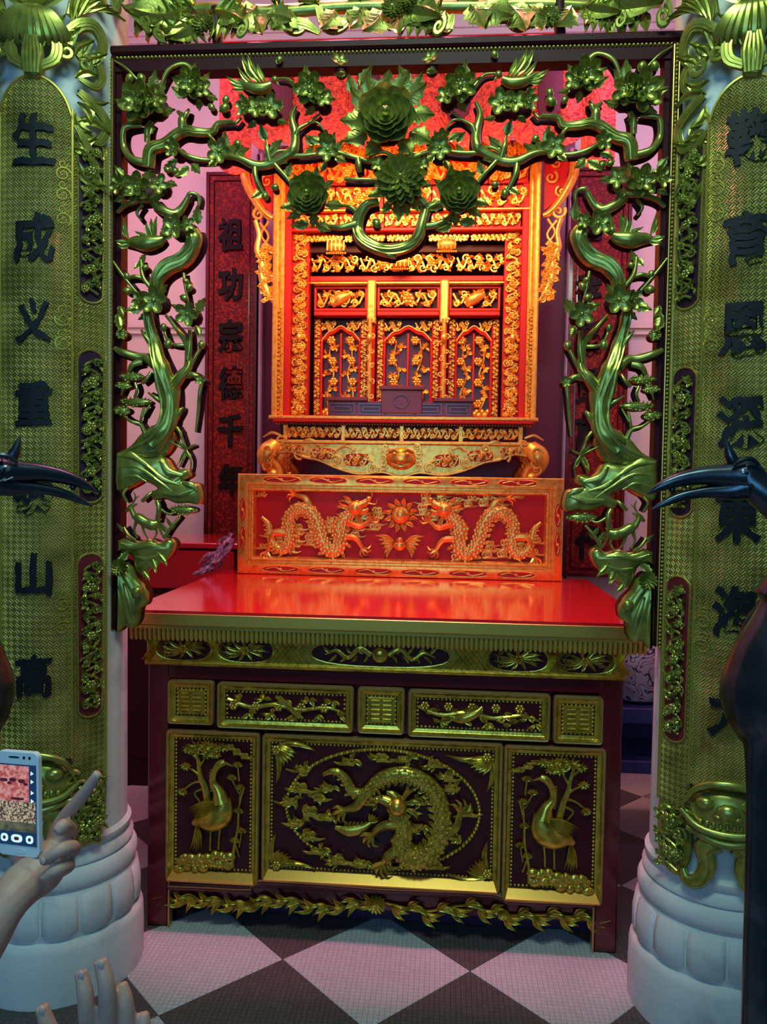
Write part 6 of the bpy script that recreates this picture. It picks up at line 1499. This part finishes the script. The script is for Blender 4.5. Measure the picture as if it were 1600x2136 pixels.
# ---------------------------------------------------------------- hands of the visitors
def person(label, mb, nails):
    me = remeshed(mb, ID, 0.0026, 5, 'person'); o = link('person', me, SKIN); setp(o, label, 'person')
    for (a, b, w) in nails: n = MB().leaf(tuple(a), tuple(b), w, 0.002); n.v = []; n.f = []; n.ball(tuple((Vector(a) + Vector(b))/2), (w*0.42, w*0.14, w*0.55), 8, 6); n.build('fingernail', NAIL, o, ID)
    return o
def h(px, py, Y): p = P(px, py, Y); return (p.x, p.y, p.z)
m = MB()
m.tube([h(-170,2130,0.98), h(-60,1985,1.02), h(10,1888,1.05), h(52,1840,1.085)], [0.046, 0.040, 0.030, 0.032], 16, 6)     # forearm, wrist
m.tube([h(40,1850,1.08), h(85,1815,1.11), h(112,1775,1.135)], [0.030, 0.034, 0.028], 16, 6)                             # palm
m.tube([h(88,1828,1.105), h(118,1775,1.135)], [0.026, 0.024], 14, 4)
m.tube([h(108,1768,1.135), h(124,1722,1.135), h(150,1686,1.125), h(178,1652,1.12), h(205,1612,1.115)], [0.0125, 0.0112, 0.0105, 0.0095, 0.0070], 12, 5)   # index finger, stretched
m.tube([h(122,1772,1.138), h(146,1738,1.125), h(134,1722,1.095), h(116,1738,1.083)], [0.0120, 0.0115, 0.0105, 0.0088], 12, 5)   # middle finger round the edge
m.tube([h(128,1790,1.125), h(153,1770,1.105), h(128,1772,1.075), h(86,1797,1.068)], [0.0120, 0.0112, 0.0102, 0.0082], 12, 5)     # ring finger across the corner
m.tube([h(120,1818,1.115), h(142,1806,1.095), h(122,1812,1.072), h(90,1832,1.068)], [0.0115, 0.0105, 0.0095, 0.0080], 12, 5)     # little finger
m.tube([h(66,1840,1.10), h(40,1790,1.135), h(30,1730,1.140), h(34,1690,1.138)], [0.016, 0.0135, 0.0115, 0.0095], 12, 5)       # thumb along the back of the phone
person('hand and forearm of a visitor holding up a white phone', m, [(h(200,1622,1.1085), h(204,1616,1.1085), 0.008), (h(92,1795,1.0595), h(88,1797,1.0595), 0.009)])
m = MB()
m.tube([h(120,2620,0.98), h(160,2480,0.98), h(200,2370,0.98), h(215,2300,0.98)], [0.044, 0.038, 0.030, 0.032], 16, 6)
m.tube([h(212,2320,0.98), h(222,2250,0.98), h(232,2190,0.985)], [0.030, 0.034, 0.026], 16, 5); m.tube([h(190,2270,0.98), h(192,2200,0.98)], [0.024, 0.022], 14, 4); m.tube([h(245,2270,0.985), h(262,2205,0.99)], [0.024, 0.020], 14, 4)
for pts, r in (([(194,2210,0.98),(184,2140,0.97),(178,2075,0.965),(168,2024,0.97)], 0.0098), ([(222,2200,0.98),(226,2125,0.972),(222,2055,0.966),(209,2001,0.97)], 0.0104), ([(250,2205,0.985),(264,2145,0.985),(262,2090,0.985),(252,2050,0.99)], 0.0096), ([(272,2230,0.99),(292,2180,0.99),(300,2140,0.99),(300,2110,0.995)], 0.0084)):
    m.tube([h(*p) for p in pts], [r*1.3, r*1.2, r*1.1, r*0.86], 12, 5)
m.tube([h(186,2290,0.975), h(140,2225,0.955), h(108,2160,0.945), h(86,2098,0.945)], [0.018, 0.0135, 0.0118, 0.0085], 12, 5)
person('fingers of a second raised hand at the lower left corner', m, [(h(169,2038,0.9605), h(168,2028,0.9605), 0.010), (h(211,2016,0.960), h(209,2006,0.960), 0.0105), (h(88,2112,0.9365), h(86,2102,0.9365), 0.010)])
